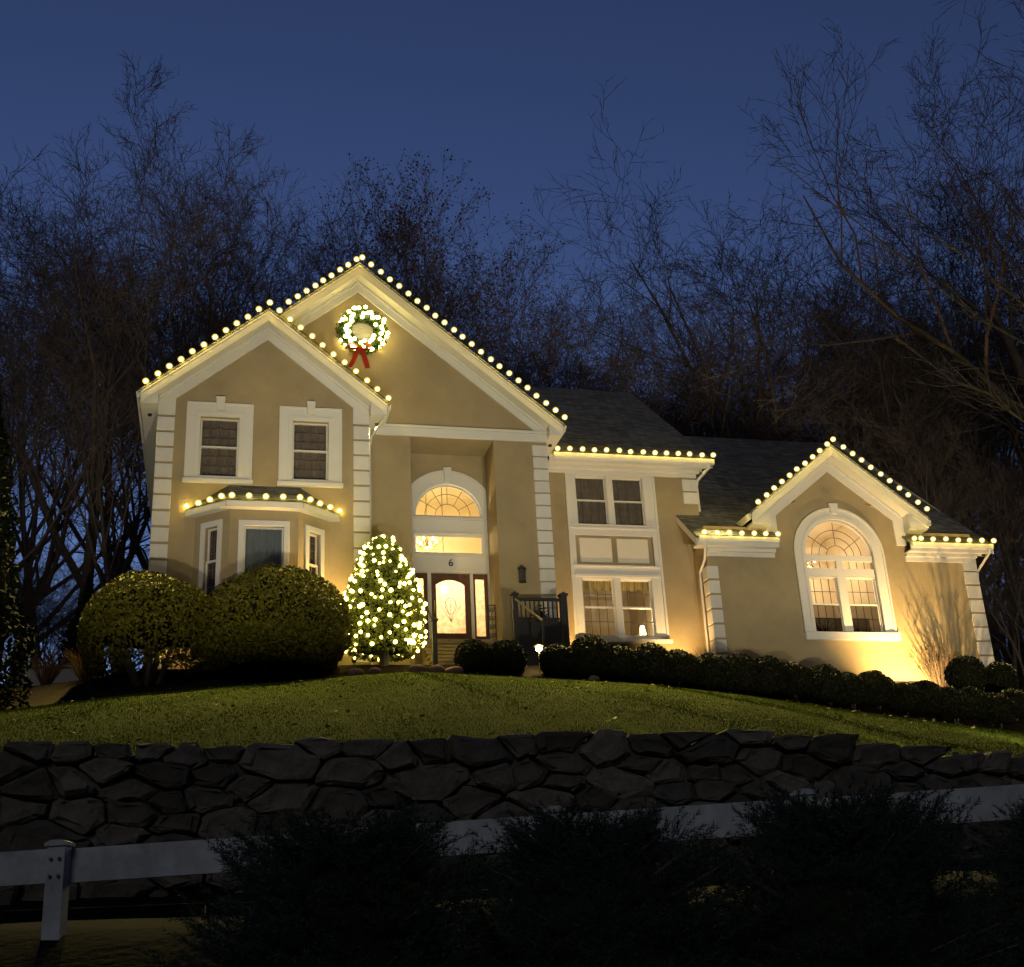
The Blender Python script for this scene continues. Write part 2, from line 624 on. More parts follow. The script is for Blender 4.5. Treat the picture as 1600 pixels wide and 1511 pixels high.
def chevron(b, xc, zt, t, hl, hr, s, y0, y1):
    b.prism([(xc - hl, zt - s * hl - t), (xc, zt - t), (xc, zt), (xc - hl, zt - s * hl)], y0, y1)
    b.prism([(xc, zt - t), (xc + hr, zt - s * hr - t), (xc + hr, zt - s * hr), (xc, zt)], y0, y1)
    return b


def window(parent, cx, z0, w, h, y, rz=0.0, casing=(0.35, 0.35, 0.38, 0.2), loc=None, hung=True, back='curtain', grille=(3, 2), key=True, sill=True,
           pane_m=('pane', 'pane'), step=True, depth=0.1, backdist=0.16, meet=0.52, grille_m='grille'):
    """window in its own frame: opening x -w/2..w/2, z 0..h, wall face y=0, outside is -y"""
    L, R, T, B = casing
    b = MB()
    y0 = -0.05
    if L:
        b.box(-w / 2 - L, w / 2 + R, y0, 0.02, h + 0.001, h + T)
        b.box(-w / 2 - L, w / 2 + R, y0, 0.02, -B, -0.001)
        b.box(-w / 2 - L, -w / 2, y0, 0.02, -0.001, h + 0.001)
        b.box(w / 2, w / 2 + R, y0, 0.02, -0.001, h + 0.001)
        if step:
            s = 0.12
            b.box(-w / 2 - s, w / 2 + s, y0 - 0.03, y0 + 0.004, h, h + s)
            b.box(-w / 2 - s, -w / 2, y0 - 0.03, y0 + 0.004, 0.0, h - 0.002)
            b.box(w / 2, w / 2 + s, y0 - 0.03, y0 + 0.004, 0.0, h - 0.002)
            e = 0.05
            b.box(-w / 2 - L - 0.01, w / 2 + R + 0.01, y0 - 0.035, y0 + 0.004, h + T - e, h + T + 0.012)
            b.box(-w / 2 - L - 0.012, -w / 2 - L + e, y0 - 0.035, y0 + 0.004, -B, h + T - e - 0.002)
            b.box(w / 2 + R - e, w / 2 + R + 0.012, y0 - 0.035, y0 + 0.004, -B, h + T - e - 0.002)
    else:
        b.box(-w / 2, w / 2, 0.0, depth + 0.04, h - 0.022, h - 0.002)
        b.box(-w / 2, w / 2, 0.0, depth + 0.04, 0.002, 0.02)
        b.box(-w / 2, -w / 2 + 0.02, 0.0, depth + 0.04, 0.021, h - 0.023)
        b.box(w / 2 - 0.02, w / 2, 0.0, depth + 0.04, 0.021, h - 0.023)
    win = b.build('window', 'trim', parent, False, 0.008)
    win.location = loc or (cx, y, z0)
    win.rotation_euler = (0, 0, rz)
    if sill and L:
        MB().box(-w / 2 - L - 0.04, w / 2 + R + 0.04, -0.16, -0.0515, -B - 0.03, -B + 0.09).build('sill', 'trim', win, False, 0.01)
    if key:
        MB().prism([(-0.09, h + 0.16), (0.09, h + 0.16), (0.12, h + T + 0.17), (-0.12, h + T + 0.17)], -0.15, -0.04).build('keystone', 'trim', win, False, 0.008)
    f = 0.045
    zm = h * meet
    b = MB()
    for (za, zb, yy) in (((0.001, zm, depth * 0.6), (zm - 0.045, h - 0.001, depth * 0.6 + 0.045)) if hung else ((0.001, h - 0.001, depth * 0.6),)):
        b.box(-w / 2 + 0.001, w / 2 - 0.001, yy, yy + 0.04, za, za + f)
        b.box(-w / 2 + 0.001, w / 2 - 0.001, yy, yy + 0.04, zb - f, zb)
        b.box(-w / 2 + 0.001, -w / 2 + f, yy, yy + 0.04, za + f, zb - f)
        b.box(w / 2 - f, w / 2 - 0.001, yy, yy + 0.04, za + f, zb - f)
    b.build('sash', 'trim', win)
    for i, (za, zb, yy) in enumerate(((0.03, zm - 0.03, depth * 0.6 + 0.02), (zm - 0.02, h - 0.03, depth * 0.6 + 0.065)) if hung else ((0.03, h - 0.03, depth * 0.6 + 0.02),)):
        MB().poly([(-w / 2 + 0.03, yy, za), (w / 2 - 0.03, yy, za), (w / 2 - 0.03, yy, zb), (-w / 2 + 0.03, yy, zb)]).build('window_pane', pane_m[i], win)
        if grille:
            b = MB()
            gx, gz = grille
            for k in range(1, gx):
                x = -w / 2 + w * k / gx
                b.box(x - 0.009, x + 0.009, yy + 0.004, yy + 0.014, za, zb)
            for k in range(1, gz):
                z = za + (zb - za) * k / gz
                b.box(-w / 2 + f, w / 2 - f, yy + 0.0045, yy + 0.0145, z - 0.009, z + 0.009)
            b.build('grille', grille_m, win)
    if back:
        b = MB()
        n = 40
        yb = depth + backdist
        pts = [(-w / 2 - 0.06 + (w + 0.12) * i / n, yb + 0.018 * math.sin(i * 1.7) + 0.01 * math.sin(i * 0.6)) for i in range(n + 1)]
        for i in range(n):
            b.poly([(pts[i][0], pts[i][1], -0.05), (pts[i + 1][0], pts[i + 1][1], -0.05), (pts[i + 1][0], pts[i + 1][1], h + 0.05), (pts[i][0], pts[i][1], h + 0.05)])
        b.build('curtain', back, win, True)
    return win


QUOIN = {}


def quoins(x0, x1, ztop, zbot, pitch, gap, y, side=None):
    """stack of separate quoin blocks, 5 cm proud of the wall"""
    w, hgt = x1 - x0, pitch - gap
    z = ztop
    while z - hgt > zbot:
        key = (round(w, 3), round(hgt, 3), side)
        if key not in QUOIN:
            b = MB()
            if side:
                b.box(-w / 2 - 0.05, w / 2, -0.05, side, -hgt, 0)
            else:
                b.box(-w / 2, w / 2, -0.05, 0.03, -hgt, 0)
            QUOIN[key] = b.mesh('quoin', 'quoin')
        o = obj('quoin', QUOIN[key], house)
        o.location = ((x0 + x1) / 2, y, z)
        md = o.modifiers.new('bevel', 'BEVEL')
        md.width = 0.012
        md.segments = 2
        z -= pitch


# --- left wing with gable
grid_wall(-1.70, 3.82, 5.8, 13.55, [(-0.61, 0.38, 11.85, 13.53), (1.78, 2.72, 11.85, 13.53)], DL, DL + 0.25).build('wall', 'stucco', house)
MB().prism([(-1.70, 13.551), (3.82, 13.551), (3.82, 14.1), (1.06, 16.3), (-1.70, 14.1)], DL, DL + 0.25).build('gable_wall', 'stucco', house)
MB().box(-1.70, -1.45, DL + 0.251, 40, 5.8, 13.7).build('side_wall', 'stucco', house)
for cx in (-0.115, 2.25):
    window(house, cx, 11.85, 0.99 if cx < 1 else 0.94, 1.68, DL, grille=(4, 3))
b = MB()
chevron(b, 1.06, 16.55, 0.28, 3.2, 3.2, 0.82, DL - 0.45, DL - 0.40)
chevron(b, 1.06, 16.58, 0.07, 3.2, 3.2, 0.82, DL - 0.475, DL - 0.451)
b.build('rake_board', 'trim', house, False, 0.006)
chevron(MB(), 1.06, 16.30, 0.03, 3.19, 3.19, 0.82, DL - 0.399, DL - 0.001).build('soffit', 'trim', house)
b = MB()
chevron(b, 1.06, 16.268, 0.37, 2.755, 2.755, 0.82, DL - 0.06, DL - 0.0015)
chevron(b, 1.06, 16.268, 0.10, 2.74, 2.74, 0.82, DL - 0.12, DL - 0.061)
for x0 in (-1.70, 3.385):
    b.box(x0 - 0.004, x0 + 0.439, DL - 0.056, DL - 0.002, 13.52, 14.05)
b.build('frieze_board', 'trim', house, False, 0.006)
for x0, x1, x2, x3, y1 in ((-2.13, -1.705, -2.14, -2.10, 39.5), (3.825, 4.25, 4.21, 4.25, DE - 0.002)):
    MB().box(x0, x1, DL - 0.397, y1, 13.66, 13.72).box(x2, x3, DL - 0.397, y1, 13.719, 13.93).build('eave_box', 'trim', house)
for x0, x1, y1 in ((-2.25, -2.142, 39.5), (4.262, 4.37, DE - 0.01)):
    MB().prism([(x0 + 0.02, 13.80), (x1 - 0.02, 13.80), (x1, 13.95), (x0, 13.95)], DL - 0.43, y1).build('gutter', 'trim', house)
quoins(-1.70, -1.265, 13.45, 5.9, 0.437, 0.065, DL)
quoins(3.39, 3.82, 13.45, 5.9, 0.437, 0.065, DL)


def roof_slope(b, p0, p1, p2, p3, t=0.06):
    """slab: four upper corners, thickness down"""
    n = len(b.v)
    b.v += [p0, p1, p2, p3] + [(p[0], p[1], p[2] - t) for p in (p0, p1, p2, p3)]
    b.f += [tuple(n + i for i in q) for q in ((0, 1, 2, 3), (7, 6, 5, 4), (0, 4, 5, 1), (1, 5, 6, 2), (2, 6, 7, 3), (3, 7, 4, 0))]


def gable_roof(xc, za, hl, hr, s, y0, yl, yr):
    b = MB()
    roof_slope(b, (xc - hl, y0, za - s * hl), (xc, y0, za), (xc, yl, za), (xc - hl, yl, za - s * hl))
    roof_slope(b, (xc, y0, za), (xc + hr, y0, za - s * hr), (xc + hr, yr, za - s * hr), (xc, yr, za))
    return b.build('roof', 'shingle', house)


gable_roof(1.06, 16.642, 3.26, 3.26, 0.82, DL - 0.49, 39.6, DE - 0.01)

for xw, xt, zb, zt, yf, yb in ((3.82, 4.21, 13.70, 14.03, DL - 0.398, DL), (-1.70, -2.09, 13.70, 14.03, DL - 0.398, DL), (8.972, 9.33, 13.61, 13.92, DE - 0.398, DE),
                               (15.79, 15.22, 11.41, 11.87, DW - 0.398, DW), (20.37, 20.94, 11.41, 11.87, DW - 0.398, DW)):
    tri = [(xw, zb), (xt, zb), (xw, zt)]
    MB().prism(tri if xt > xw else tri[::-1], yf, yb).build('eave_return', 'trim', house)

# --- bay window on the left wing
BF = DL - 0.7
bayw = [(-0.63, DL), (0.22, BF), (1.92, BF), (2.77, DL)]


def seg_frame(p, q):
    d = Vector((q[0] - p[0], q[1] - p[1]))
    return d.length, math.atan2(d.y, d.x), Vector(((p[0] + q[0]) / 2, (p[1] + q[1]) / 2))


bay_open = [(0.40, 8.55, 1.78), (0.98, 8.55, 1.72), (0.40, 8.55, 1.70)]
for (p, q), (ow, oz, oh) in zip(zip(bayw[:-1], bayw[1:]), bay_open):
    ln, an, c = seg_frame(p, q)
    o = grid_wall(-ln / 2, ln / 2, 0, 4.95, [(-ow / 2, ow / 2, oz - 5.8, oz - 5.8 + oh)], 0, 0.12).build('bay_wall', 'stucco', house)
    o.location = (c.x, c.y, 5.8)
    o.rotation_euler = (0, 0, an)
    front = abs(an) < 0.01
    window(house, 0, 0, ow, oh, 0, rz=an, loc=(c.x, c.y, oz), casing=(0.14, 0.14, 0.15, 0.14) if front else (0.13, 0.13, 0.15, 0.14), key=False, step=False,
           hung=not front, grille=None if front else (2, 4), back='shade_blue' if front else 'furniture', backdist=0.04)
bm = [(-0.86, DL - 0.001), (0.13, BF - 0.2), (2.01, BF - 0.2), (3.0, DL - 0.001)]
MB().prism_z(bm, 10.70, 10.76).build('bay_soffit', 'trim', house)
b = MB()
for p, q in zip(bm[:-1], bm[1:]):
    dx, dy = q[0] - p[0], q[1] - p[1]
    l = math.hypot(dx, dy)
    nx, ny = dy / l * 0.05, -dx / l * 0.05
    b.prism_z([p, (p[0] + nx, p[1] + ny), (q[0] + nx, q[1] + ny), q][::-1], 10.705, 10.86)
b.build('bay_fascia', 'trim', house)
b = MB()
rt = [(0.17, DL - 0.002, 11.62), (2.0, DL - 0.002, 11.62)]
e = [(x, y, 10.87) for x, y in [(-0.92, DL - 0.002), (0.1, BF - 0.27), (2.04, BF - 0.27), (3.06, DL - 0.002)]]
b.poly([e[0], e[1], rt[0]])
b.poly([e[1], e[2], rt[1], rt[0]])
b.poly([e[2], e[3], rt[1]])
b.build('bay_roof', 'shingle', house)

# --- entry block with tall gable and recessed porch
grid_wall(3.80, 8.97, 5.8, 13.5, [(5.04, 7.41, 5.8, 13.5)], DE, DE + 0.25).build('wall', 'stucco', house)
MB().prism([(-1.4, 13.501), (8.97, 13.501), (8.97, 14.0), (3.6, 18.40), (-1.4, 14.3)], DE, DE + 0.25).build('gable_wall', 'stucco', house)
MB().box(8.72, 8.97, DE + 0.251, DM, 5.8, 13.9).build('side_wall', 'stucco', house)
b = MB()
b.box(4.84, 5.04, DE + 0.251, DR + 0.2, 5.8, 13.498)
b.box(7.41, 7.61, DE + 0.251, DR + 0.2, 5.8, 13.498)
b.box(5.04, 7.41, DE + 0.251, DR + 0.2, 13.499, 13.7)
b.build('porch_wall', 'stucco', house)
b = MB()
b.box(3.83, 8.985, DE - 0.07, DE - 0.001, 13.50, 13.74)
b.box(3.83, 9.02, DE - 0.13, DE - 0.0005, 13.741, 13.81)
b.build('entablature', 'trim', house, False, 0.008)
b = MB()
chevron(b, 3.6, 18.57, 0.28, 5.0, 5.75, 0.82, DE - 0.45, DE - 0.40)
chevron(b, 3.6, 18.60, 0.07, 5.0, 5.75, 0.82, DE - 0.475, DE - 0.451)
b.build('rake_board', 'trim', house, False, 0.006)
chevron(MB(), 3.6, 18.33, 0.03, 4.6, 5.74, 0.82, DE - 0.399, DE - 0.001).build('soffit', 'trim', house)
b = MB()
chevron(b, 3.6, 18.295, 0.34, 4.6, 5.37, 0.82, DE - 0.06, DE - 0.0015)
chevron(b, 3.6, 18.295, 0.10, 4.6, 5.36, 0.82, DE - 0.12, DE - 0.061)
b.build('frieze_board', 'trim', house, False, 0.006)
b = MB()
b.box(8.975, 9.34, DE - 0.397, DM - 0.46, 13.58, 13.63)
b.box(9.30, 9.34, DE - 0.397, DM - 0.46, 13.635, 13.86)
b.build('eave_box', 'trim', house)
MB().prism([(9.37, 13.72), (9.44, 13.72), (9.47, 13.88), (9.342, 13.88)], DE - 0.43, DM - 0.5).build('gutter', 'trim', house)
quoins(8.53, 8.97, 13.40, 6.2, 0.369, 0.042, DE)
gable_roof(3.6, 18.665, 4.9, 5.81, 0.82, DE - 0.49, 40.5, 39)

# recessed entrance wall: arch, transom, door
acx, acz, ar = 6.28, 11.6, 0.98
b = MB()
b.box(5.041, 5.30, DR, DR + 0.15, 7.9, acz)
b.box(7.26, 7.409, DR, DR + 0.15, 9.93, acz)
b.box(7.36, 7.409, DR, DR + 0.15, 7.9, 9.93)
b.box(5.30, 7.26, DR, DR + 0.15, 11.06, acz)
b.box(5.30, 7.26, DR, DR + 0.15, 9.93, 10.50)
out = arc(acx, acz, 1.37, 0, 180, 24)
out = [(min(7.408, max(5.042, x)), z) for x, z in out]
inn = arc(acx, acz, ar, 0, 180, 24)
ring_prism(b, out, inn, DR - 0.02, DR + 0.15)
b.box(5.642, 5.742, DR, DR + 0.15, 7.9, 9.93)
b.box(6.848, 6.932, DR, DR + 0.15, 7.9, 9.93)
ent = b.build('entrance_surround', 'trim', house)
b = MB()
ring_prism(b, arc(acx, acz, ar + 0.06, 0, 180, 24), inn, DR - 0.05, DR - 0.0205)
ring_prism(b, [(min(7.40, max(5.05, x)), z) for x, z in arc(acx, acz, 1.40, 0, 180, 24)], [(min(7.39, max(5.06, x)), z) for x, z in arc(acx, acz, 1.33, 0, 180, 24)], DR - 0.055, DR - 0.0205)
b.box(5.30, 7.26, DR - 0.05, DR - 0.001, 11.07, 11.12)
b.box(5.30, 7.26, DR - 0.05, DR - 0.001, 10.43, 10.49)
b.box(5.30, 7.26, DR - 0.05, DR - 0.001, 11.50, 11.58)
b.box(5.20, 7.38, DR - 0.05, DR - 0.001, 9.94, 10.0)
b.build('moulding', 'trim', ent)
MB().prism([(6.2, 12.62), (6.36, 12.62), (6.40, 13.09), (6.16, 13.09)], DR - 0.1, DR - 0.021).build('keystone', 'trim', ent, False, 0.008)
b = MB()
top = [(5.041, 13.498), (7.409, 13.498)]
o2 = arc(acx, acz, 1.37, 30.2, 149.8, 16)
for i in range(16):
    (xa, za), (xb, zb) = o2[i], o2[i + 1]
    b.prism([(xb, zb), (xa, za), (xa, 13.498), (xb, 13.498)], DR + 0.005, DR + 0.14)
b.build('wall', 'stucco', house)
af = MB()
ring_prism(af, arc(acx, acz, ar, 0, 180, 24), arc(acx, acz, ar - 0.05, 0, 180, 24), DR + 0.06, DR + 0.1)
af.box(5.3, 7.26, DR + 0.06, DR + 0.1, acz, acz + 0.05)
aw = af.build('arch_window', 'trim', house)
MB().poly([(x, DR + 0.08, z) for x, z in arc(acx, acz + 0.02, ar - 0.03, 0, 180, 24)]).build('window_pane', 'pane', aw)


def fan_grille(cx, cz, r, y, rings, spokes, parent, m='grille'):
    b = MB()
    for rr in rings:
        p = arc(cx, cz, rr, 0, 180, 22)
        b.tube([(x, y, z) for x, z in p], 0.011, 4)
    for a in spokes:
        b.tube([(cx + rings[0] * math.cos(R_(a)), y, cz + rings[0] * math.sin(R_(a))), (cx + r * math.cos(R_(a)), y, cz + r * math.sin(R_(a)))], 0.011, 4)
    b.build('grille', m, parent)


fan_grille(acx, acz + 0.05, 0.92, DR + 0.09, (0.36, 0.66), (0, 30, 60, 90, 120, 150, 180), aw)
# transom
b = MB()
b.box(5.30, 7.26, DR + 0.05, DR + 0.09, 10.501, 10.54)
b.box(5.30, 7.26, DR + 0.05, DR + 0.09, 11.02, 11.059)
b.box(5.30, 5.335, DR + 0.05, DR + 0.09, 10.541, 11.019)
b.box(7.225, 7.26, DR + 0.05, DR + 0.09, 10.541, 11.019)
tw = b.build('transom_window', 'trim', house)
MB().poly([(5.33, DR + 0.07, 10.53), (7.23, DR + 0.07, 10.53), (7.23, DR + 0.07, 11.03), (5.33, DR + 0.07, 11.03)]).build('window_pane', 'pane', tw)
# house number
cu = bpy.data.curves.new('number', 'FONT')
cu.body = '6'
cu.size = 0.30
cu.extrude = 0.012
cu.align_x = 'CENTER'
tmp = bpy.data.objects.new('number_tmp', cu)
COL.objects.link(tmp)
dg = bpy.context.evaluated_depsgraph_get()
me = bpy.data.meshes.new_from_object(tmp.evaluated_get(dg))
bpy.data.objects.remove(tmp)
me.materials.clear()
me.materials.append(MATS['dark_metal'])
num = obj('house_number', me, house)
num.location = (6.31, DR - 0.014, 10.13)
num.rotation_euler = (R_(90), 0, 0)

# door and sidelights
def arch_top(x0, x1, z, rise, n=12):
    return [(x1 + (x0 - x1) * i / n, z + rise * math.sin(math.pi * i / n) ** 0.8) for i in range(n + 1)]


b = MB()
dx0, dx1, gx0, gx1, gz0, gz1 = 5.745, 6.845, 5.88, 6.69, 8.22, 9.60
b.box(dx0, gx0, DR + 0.05, DR + 0.1, 8.02, 9.925)
b.box(gx1, dx1, DR + 0.05, DR + 0.1, 8.02, 9.925)
b.box(gx0, gx1, DR + 0.05, DR + 0.1, 8.02, gz0)
at_ = arch_top(gx0, gx1, gz1, 0.15)
ring_prism(b, [(x, 9.925) for x, z in at_], at_, DR + 0.05, DR + 0.1)
door = b.build('front_door', 'door_wood', house)
MB().poly([(gx0, DR + 0.075, gz0), (gx1, DR + 0.075, gz0)] + [(x, DR + 0.075, z) for x, z in at_]).build('door_glass', 'door_glass', door)
b = MB()
b.tube([(5.82, DR + 0.02, 8.86), (5.82, DR + 0.0, 9.0), (5.82, DR + 0.02, 9.14)], 0.016, 6)
b.tube([(5.82, DR + 0.01, 8.8), (5.82, DR + 0.06, 8.8)], 0.035, 8)
b.build('door_handle', 'brass', door)
b = MB()
b.box(dx0, dx1, DR + 0.02, DR + 0.12, 7.985, 8.018)
b.build('threshold', 'door_wood', door)
# leaded design on the door glass
b = MB()
for k in range(5):
    a = R_(50 + 20 * k)
    b.tube([(6.285, DR + 0.07, 8.55), (6.285 + 0.45 * math.cos(a), DR + 0.07, 8.55 + 0.62 * math.sin(a))], 0.008, 4)
b.tube([(6.285 + 0.16 * math.cos(t / 12 * 6.283), DR + 0.07, 9.0 + 0.24 * math.sin(t / 12 * 6.283)) for t in range(13)], 0.008, 4)
b.build('leading', 'grille', door)
for (x0, x1) in ((5.305, 5.64), (6.935, 7.355)):
    b = MB()
    b.box(x0, x0 + 0.055, DR + 0.05, DR + 0.1, 8.02, 9.925)
    b.box(x1 - 0.10, x1, DR + 0.05, DR + 0.1, 8.02, 9.925)
    b.box(x0 + 0.055, x1 - 0.10, DR + 0.05, DR + 0.1, 8.02, 8.14)
    b.box(x0 + 0.055, x1 - 0.10, DR + 0.05, DR + 0.1, 9.78, 9.925)
    s = b.build('sidelight', 'door_wood', house)
    MB().poly([(x0 + 0.05, DR + 0.075, 8.13), (x1 - 0.095, DR + 0.075, 8.13), (x1 - 0.095, DR + 0.075, 9.79), (x0 + 0.05, DR + 0.075, 9.79)]).build('window_pane', 'door_glass', s)

# --- middle block
HM = [(10.13, 12.52, 8.16, 13.23)]
grid_wall(8.72, 14.11, 5.8, 13.6, HM, DM, DM + 0.2).build('wall', 'stucco', house)
b = MB()      # right end wall of the main block, with its gable
b.prism_x([(DM + 0.201, 5.8), (44.2, 5.8), (44.2, 13.6), (38.3, 18.75), (DM + 0.201, 13.9)], 13.86, 14.11)
b.build('gable_wall', 'stucco', house)
MID = [(10.23, 11.2, 11.64, 13.19), (11.39, 12.36, 11.64, 13.19), (10.22, 11.2, 8.26, 9.99), (11.39, 12.36, 8.26, 9.99)]
b = grid_wall(9.92, 12.73, 8.14, 13.25, MID + [(10.12, 12.52, 10.40, 11.31)], DM - 0.05, DM + 0.1)
b.build('window_surround', 'trim', house, False, 0.004)
b = MB()
for (x0, x1, z0, z1) in ((9.98, 12.67, 11.50, 11.56), (9.90, 12.75, 11.585, 11.635), (10.0, 12.65, 10.33, 10.38), (10.02, 12.63, 10.02, 10.10)):
    b.box(x0, x1, DM - 0.09, DM - 0.0505, z0, z1)
for x0, x1 in ((9.92, 9.98), (12.67, 12.73)):
    b.box(x0 - 0.006, x1 + 0.006, DM - 0.08, DM - 0.0505, 8.2, 13.2)
b.build('moulding', 'trim', house, False, 0.006)
MB().box(9.86, 12.79, DM - 0.2, DM - 0.051, 8.05, 8.15).build('sill', 'trim', house, False, 0.01)
MB().box(10.12, 12.52, DM + 0.03, DM + 0.1, 10.40, 11.31).build('panel_backing', 'stucco', house)
for x0, x1 in ((10.24, 11.22), (11.39, 12.36)):
    MB().box(x0, x1, DM - 0.03, DM + 0.031, 10.48, 11.22).build('panel', 'cream_panel', house, False, 0.012)
for i, (x0, x1, z0, z1) in enumerate(MID):
    window(house, (x0 + x1) / 2, z0, x1 - x0, z1 - z0, DM - 0.02, casing=(0, 0, 0, 0), key=False, sill=False, grille=(4, 3) if i < 2 else (4, 2),
           back='curtain' if i < 2 else None, backdist=0.1)
b = MB()
b.box(8.98, 14.12, DM - 0.06, DM - 0.001, 13.251, 13.42)
b.box(8.98, 14.20, DM - 0.16, DM - 0.0615, 13.36, 13.46)
b.build('frieze_board', 'trim', house, False, 0.008)
b = MB()
b.box(9.36, 14.49, DM - 0.44, DM - 0.001, 13.465, 13.50)
b.box(9.36, 14.50, DM - 0.46, DM - 0.44, 13.44, 13.66)
b.build('eave_box', 'trim', house)
MB().prism_x([(DM - 0.58, 13.68), (DM - 0.55, 13.55), (DM - 0.48, 13.52), (DM - 0.462, 13.52), (DM - 0.462, 13.68)], 9.48, 14.55).build('gutter', 'trim', house)
b = MB()
b.tube([(14.38, DM - 0.5, 13.53), (14.36, DM - 0.45, 13.42), (14.16, DM - 0.02, 13.18), (14.15, DM + 0.06, 13.0), (14.15, DM + 0.06, 12.2)], 0.045, 6)
b.build('downspout', 'trim', house)
b = MB()
roof_slope(b, (4.5, DM - 0.5, 13.70), (14.5, DM - 0.5, 13.70), (14.5, 38.3, 18.98), (4.5, 38.3, 18.98))
roof_slope(b, (4.5, 38.3, 18.98), (14.5, 38.3, 18.98), (14.5, 44.7, 13.70), (4.5, 44.7, 13.70))
b.build('roof', 'shingle', house)
b = MB()
b.prism_x([(DM - 0.46, 13.42), (38.3, 18.66), (38.3, 18.91), (DM - 0.46, 13.66)], 14.46, 14.51)
b.build('rake_board', 'trim', house)
quoins(13.64, 14.11, 13.19, 12.0, 0.42, 0.05, DM)

# --- right wing
wcx, wcz, wr = 18.05, 10.6, 1.12
grid_wall(13.80, 22.65, 6.78, 11.4, [(16.93, 19.17, 8.21, 11.4)], DW, DW + 0.2).build('wall', 'stucco', house)
MB().prism([(16.0, 11.401), (16.93, 11.401), (16.93, 12.3), (16.0, 11.9)], DW, DW + 0.2).build('wall', 'stucco', house)
b = MB()
b.prism([(19.17, 11.401), (20.3, 11.401), (20.3, 11.75), (19.17, 12.3)], DW, DW + 0.2)
b.prism([(16.0, 12.301), (20.2, 12.301), (18.08, 13.62)], DW + 0.001, DW + 0.2)
b.prism([(16.93, 11.401 + 0.32), (19.17, 11.401 + 0.32), (19.17, 12.301), (16.93, 12.301)], DW, DW + 0.2)
b.build('gable_wall', 'stucco', house)
# stucco between the arch and the square head of the opening
b = MB()
sp = arc(wcx, wcz, wr + 0.001, 0, 180, 24)
for i in range(24):
    (xa, za), (xb, zb) = sp[i], sp[i + 1]
    b.prism([(xb, zb), (xa, za), (xa, 11.73), (xb, 11.73)], DW + 0.002, DW + 0.198)
b.build('wall', 'stucco', house)
MB().box(13.80, 14.0, DW + 0.201, DM, 5.8, 10.9).build('side_wall', 'stucco', house)
MB().prism_x([(DW + 0.201, 5.5), (46, 5.5), (46, 11.5), (39.4, 17.6), (DW + 0.201, 10.9)], 22.45, 22.65).build('side_wall', 'stucco', house)
MB().box(13.78, 22.67, DW - 0.05, DW + 0.2, 6.735, 6.779).build('drip_edge', 'drip', house)
for i in range(5):
    z0 = 6.73 - 0.16 * (i + 1)
    b = MB()
    b.prism_x([(DW + 0.03, z0), (DW + 0.2, z0), (DW + 0.2, z0 + 0.158), (DW + 0.055, z0 + 0.158)], 13.82, 22.63)
    b.build('siding_board', 'siding', house)
b = MB()   # arched casing
ring_prism(b, arc(wcx, wcz, 1.465, 0, 180, 30), arc(wcx, wcz, wr, 0, 180, 30), DW - 0.06, DW + 0.02)
b.box(wcx - 1.465, wcx - wr, DW - 0.06, DW + 0.02, 8.21, wcz)
b.box(wcx + wr, wcx + 1.465, DW - 0.06, DW + 0.02, 8.21, wcz)
ww = b.build('arched_window', 'trim', house, False, 0.006)
b = MB()
ring_prism(b, arc(wcx, wcz, 1.48, 0, 180, 30), arc(wcx, wcz, 1.42, 0, 180, 30), DW - 0.095, DW - 0.0605)
ring_prism(b, arc(wcx, wcz, 1.22, 0, 180, 30), arc(wcx, wcz, 1.12, 0, 180, 30), DW - 0.085, DW - 0.0605)
for s in (-1, 1):
    for a0, a1, yy in ((1.42, 1.48, 0.095), (1.12, 1.22, 0.085)):
        x = sorted((wcx + s * a0, wcx + s * a1))
        b.box(x[0], x[1], DW - yy, DW - 0.0605, 8.21, wcz)
b.build('moulding', 'trim', ww)
MB().box(16.55, 19.60, DW - 0.17, DW - 0.0005, 7.96, 8.205).build('sill', 'trim', ww, False, 0.02)
MB().prism([(17.95, 11.86), (18.15, 11.86), (18.20, 12.21), (17.90, 12.21)], DW - 0.15, DW - 0.05).build('keystone', 'trim', ww, False, 0.008)
b = MB()
b.box(16.93, 19.17, DW + 0.03, DW + 0.14, 10.43, 10.60)
b.box(16.93, 19.17, DW + 0.03, DW + 0.14, 9.945, 10.19)
b.box(17.93, 18.17, DW + 0.031, DW + 0.139, 8.21, 9.944)
b.box(17.95, 18.15, DW + 0.031, DW + 0.139, 10.191, 10.429)
ring_prism(b, arc(wcx, wcz, 1.12, 0, 180, 24), arc(wcx, wcz, 1.07, 0, 180, 24), DW + 0.06, DW + 0.12)
b.build('mullion', 'trim', ww)
MB().poly([(x, DW + 0.1, z) for x, z in arc(wcx, wcz, 1.09, 0, 180, 24)]).build('window_pane', 'pane', ww)
fan_grille(wcx, wcz, 1.07, DW + 0.11, (0.33, 0.58, 0.82), (0, 36, 90, 144, 180), ww)
for x0, x1 in ((16.94, 17.94), (18.16, 19.16)):
    MB().poly([(x0, DW + 0.1, 10.19), (x1, DW + 0.1, 10.19), (x1, DW + 0.1, 10.43), (x0, DW + 0.1, 10.43)]).build('window_pane', 'pane', ww)
    b = MB()
    for k in range(1, 4):
        x = x0 + (x1 - x0) * k / 4
        b.box(x - 0.009, x + 0.009, DW + 0.106, DW + 0.12, 10.19, 10.43)
    b.build('grille', 'grille', ww)
for x0, x1 in ((16.935, 17.925), (18.175, 19.165)):
    window(house, (x0 + x1) / 2, 8.215, x1 - x0, 1.725, DW + 0.03, casing=(0, 0, 0, 0), key=False, sill=False, grille=(4, 2), back=None, pane_m=('pane_screen', 'pane'))
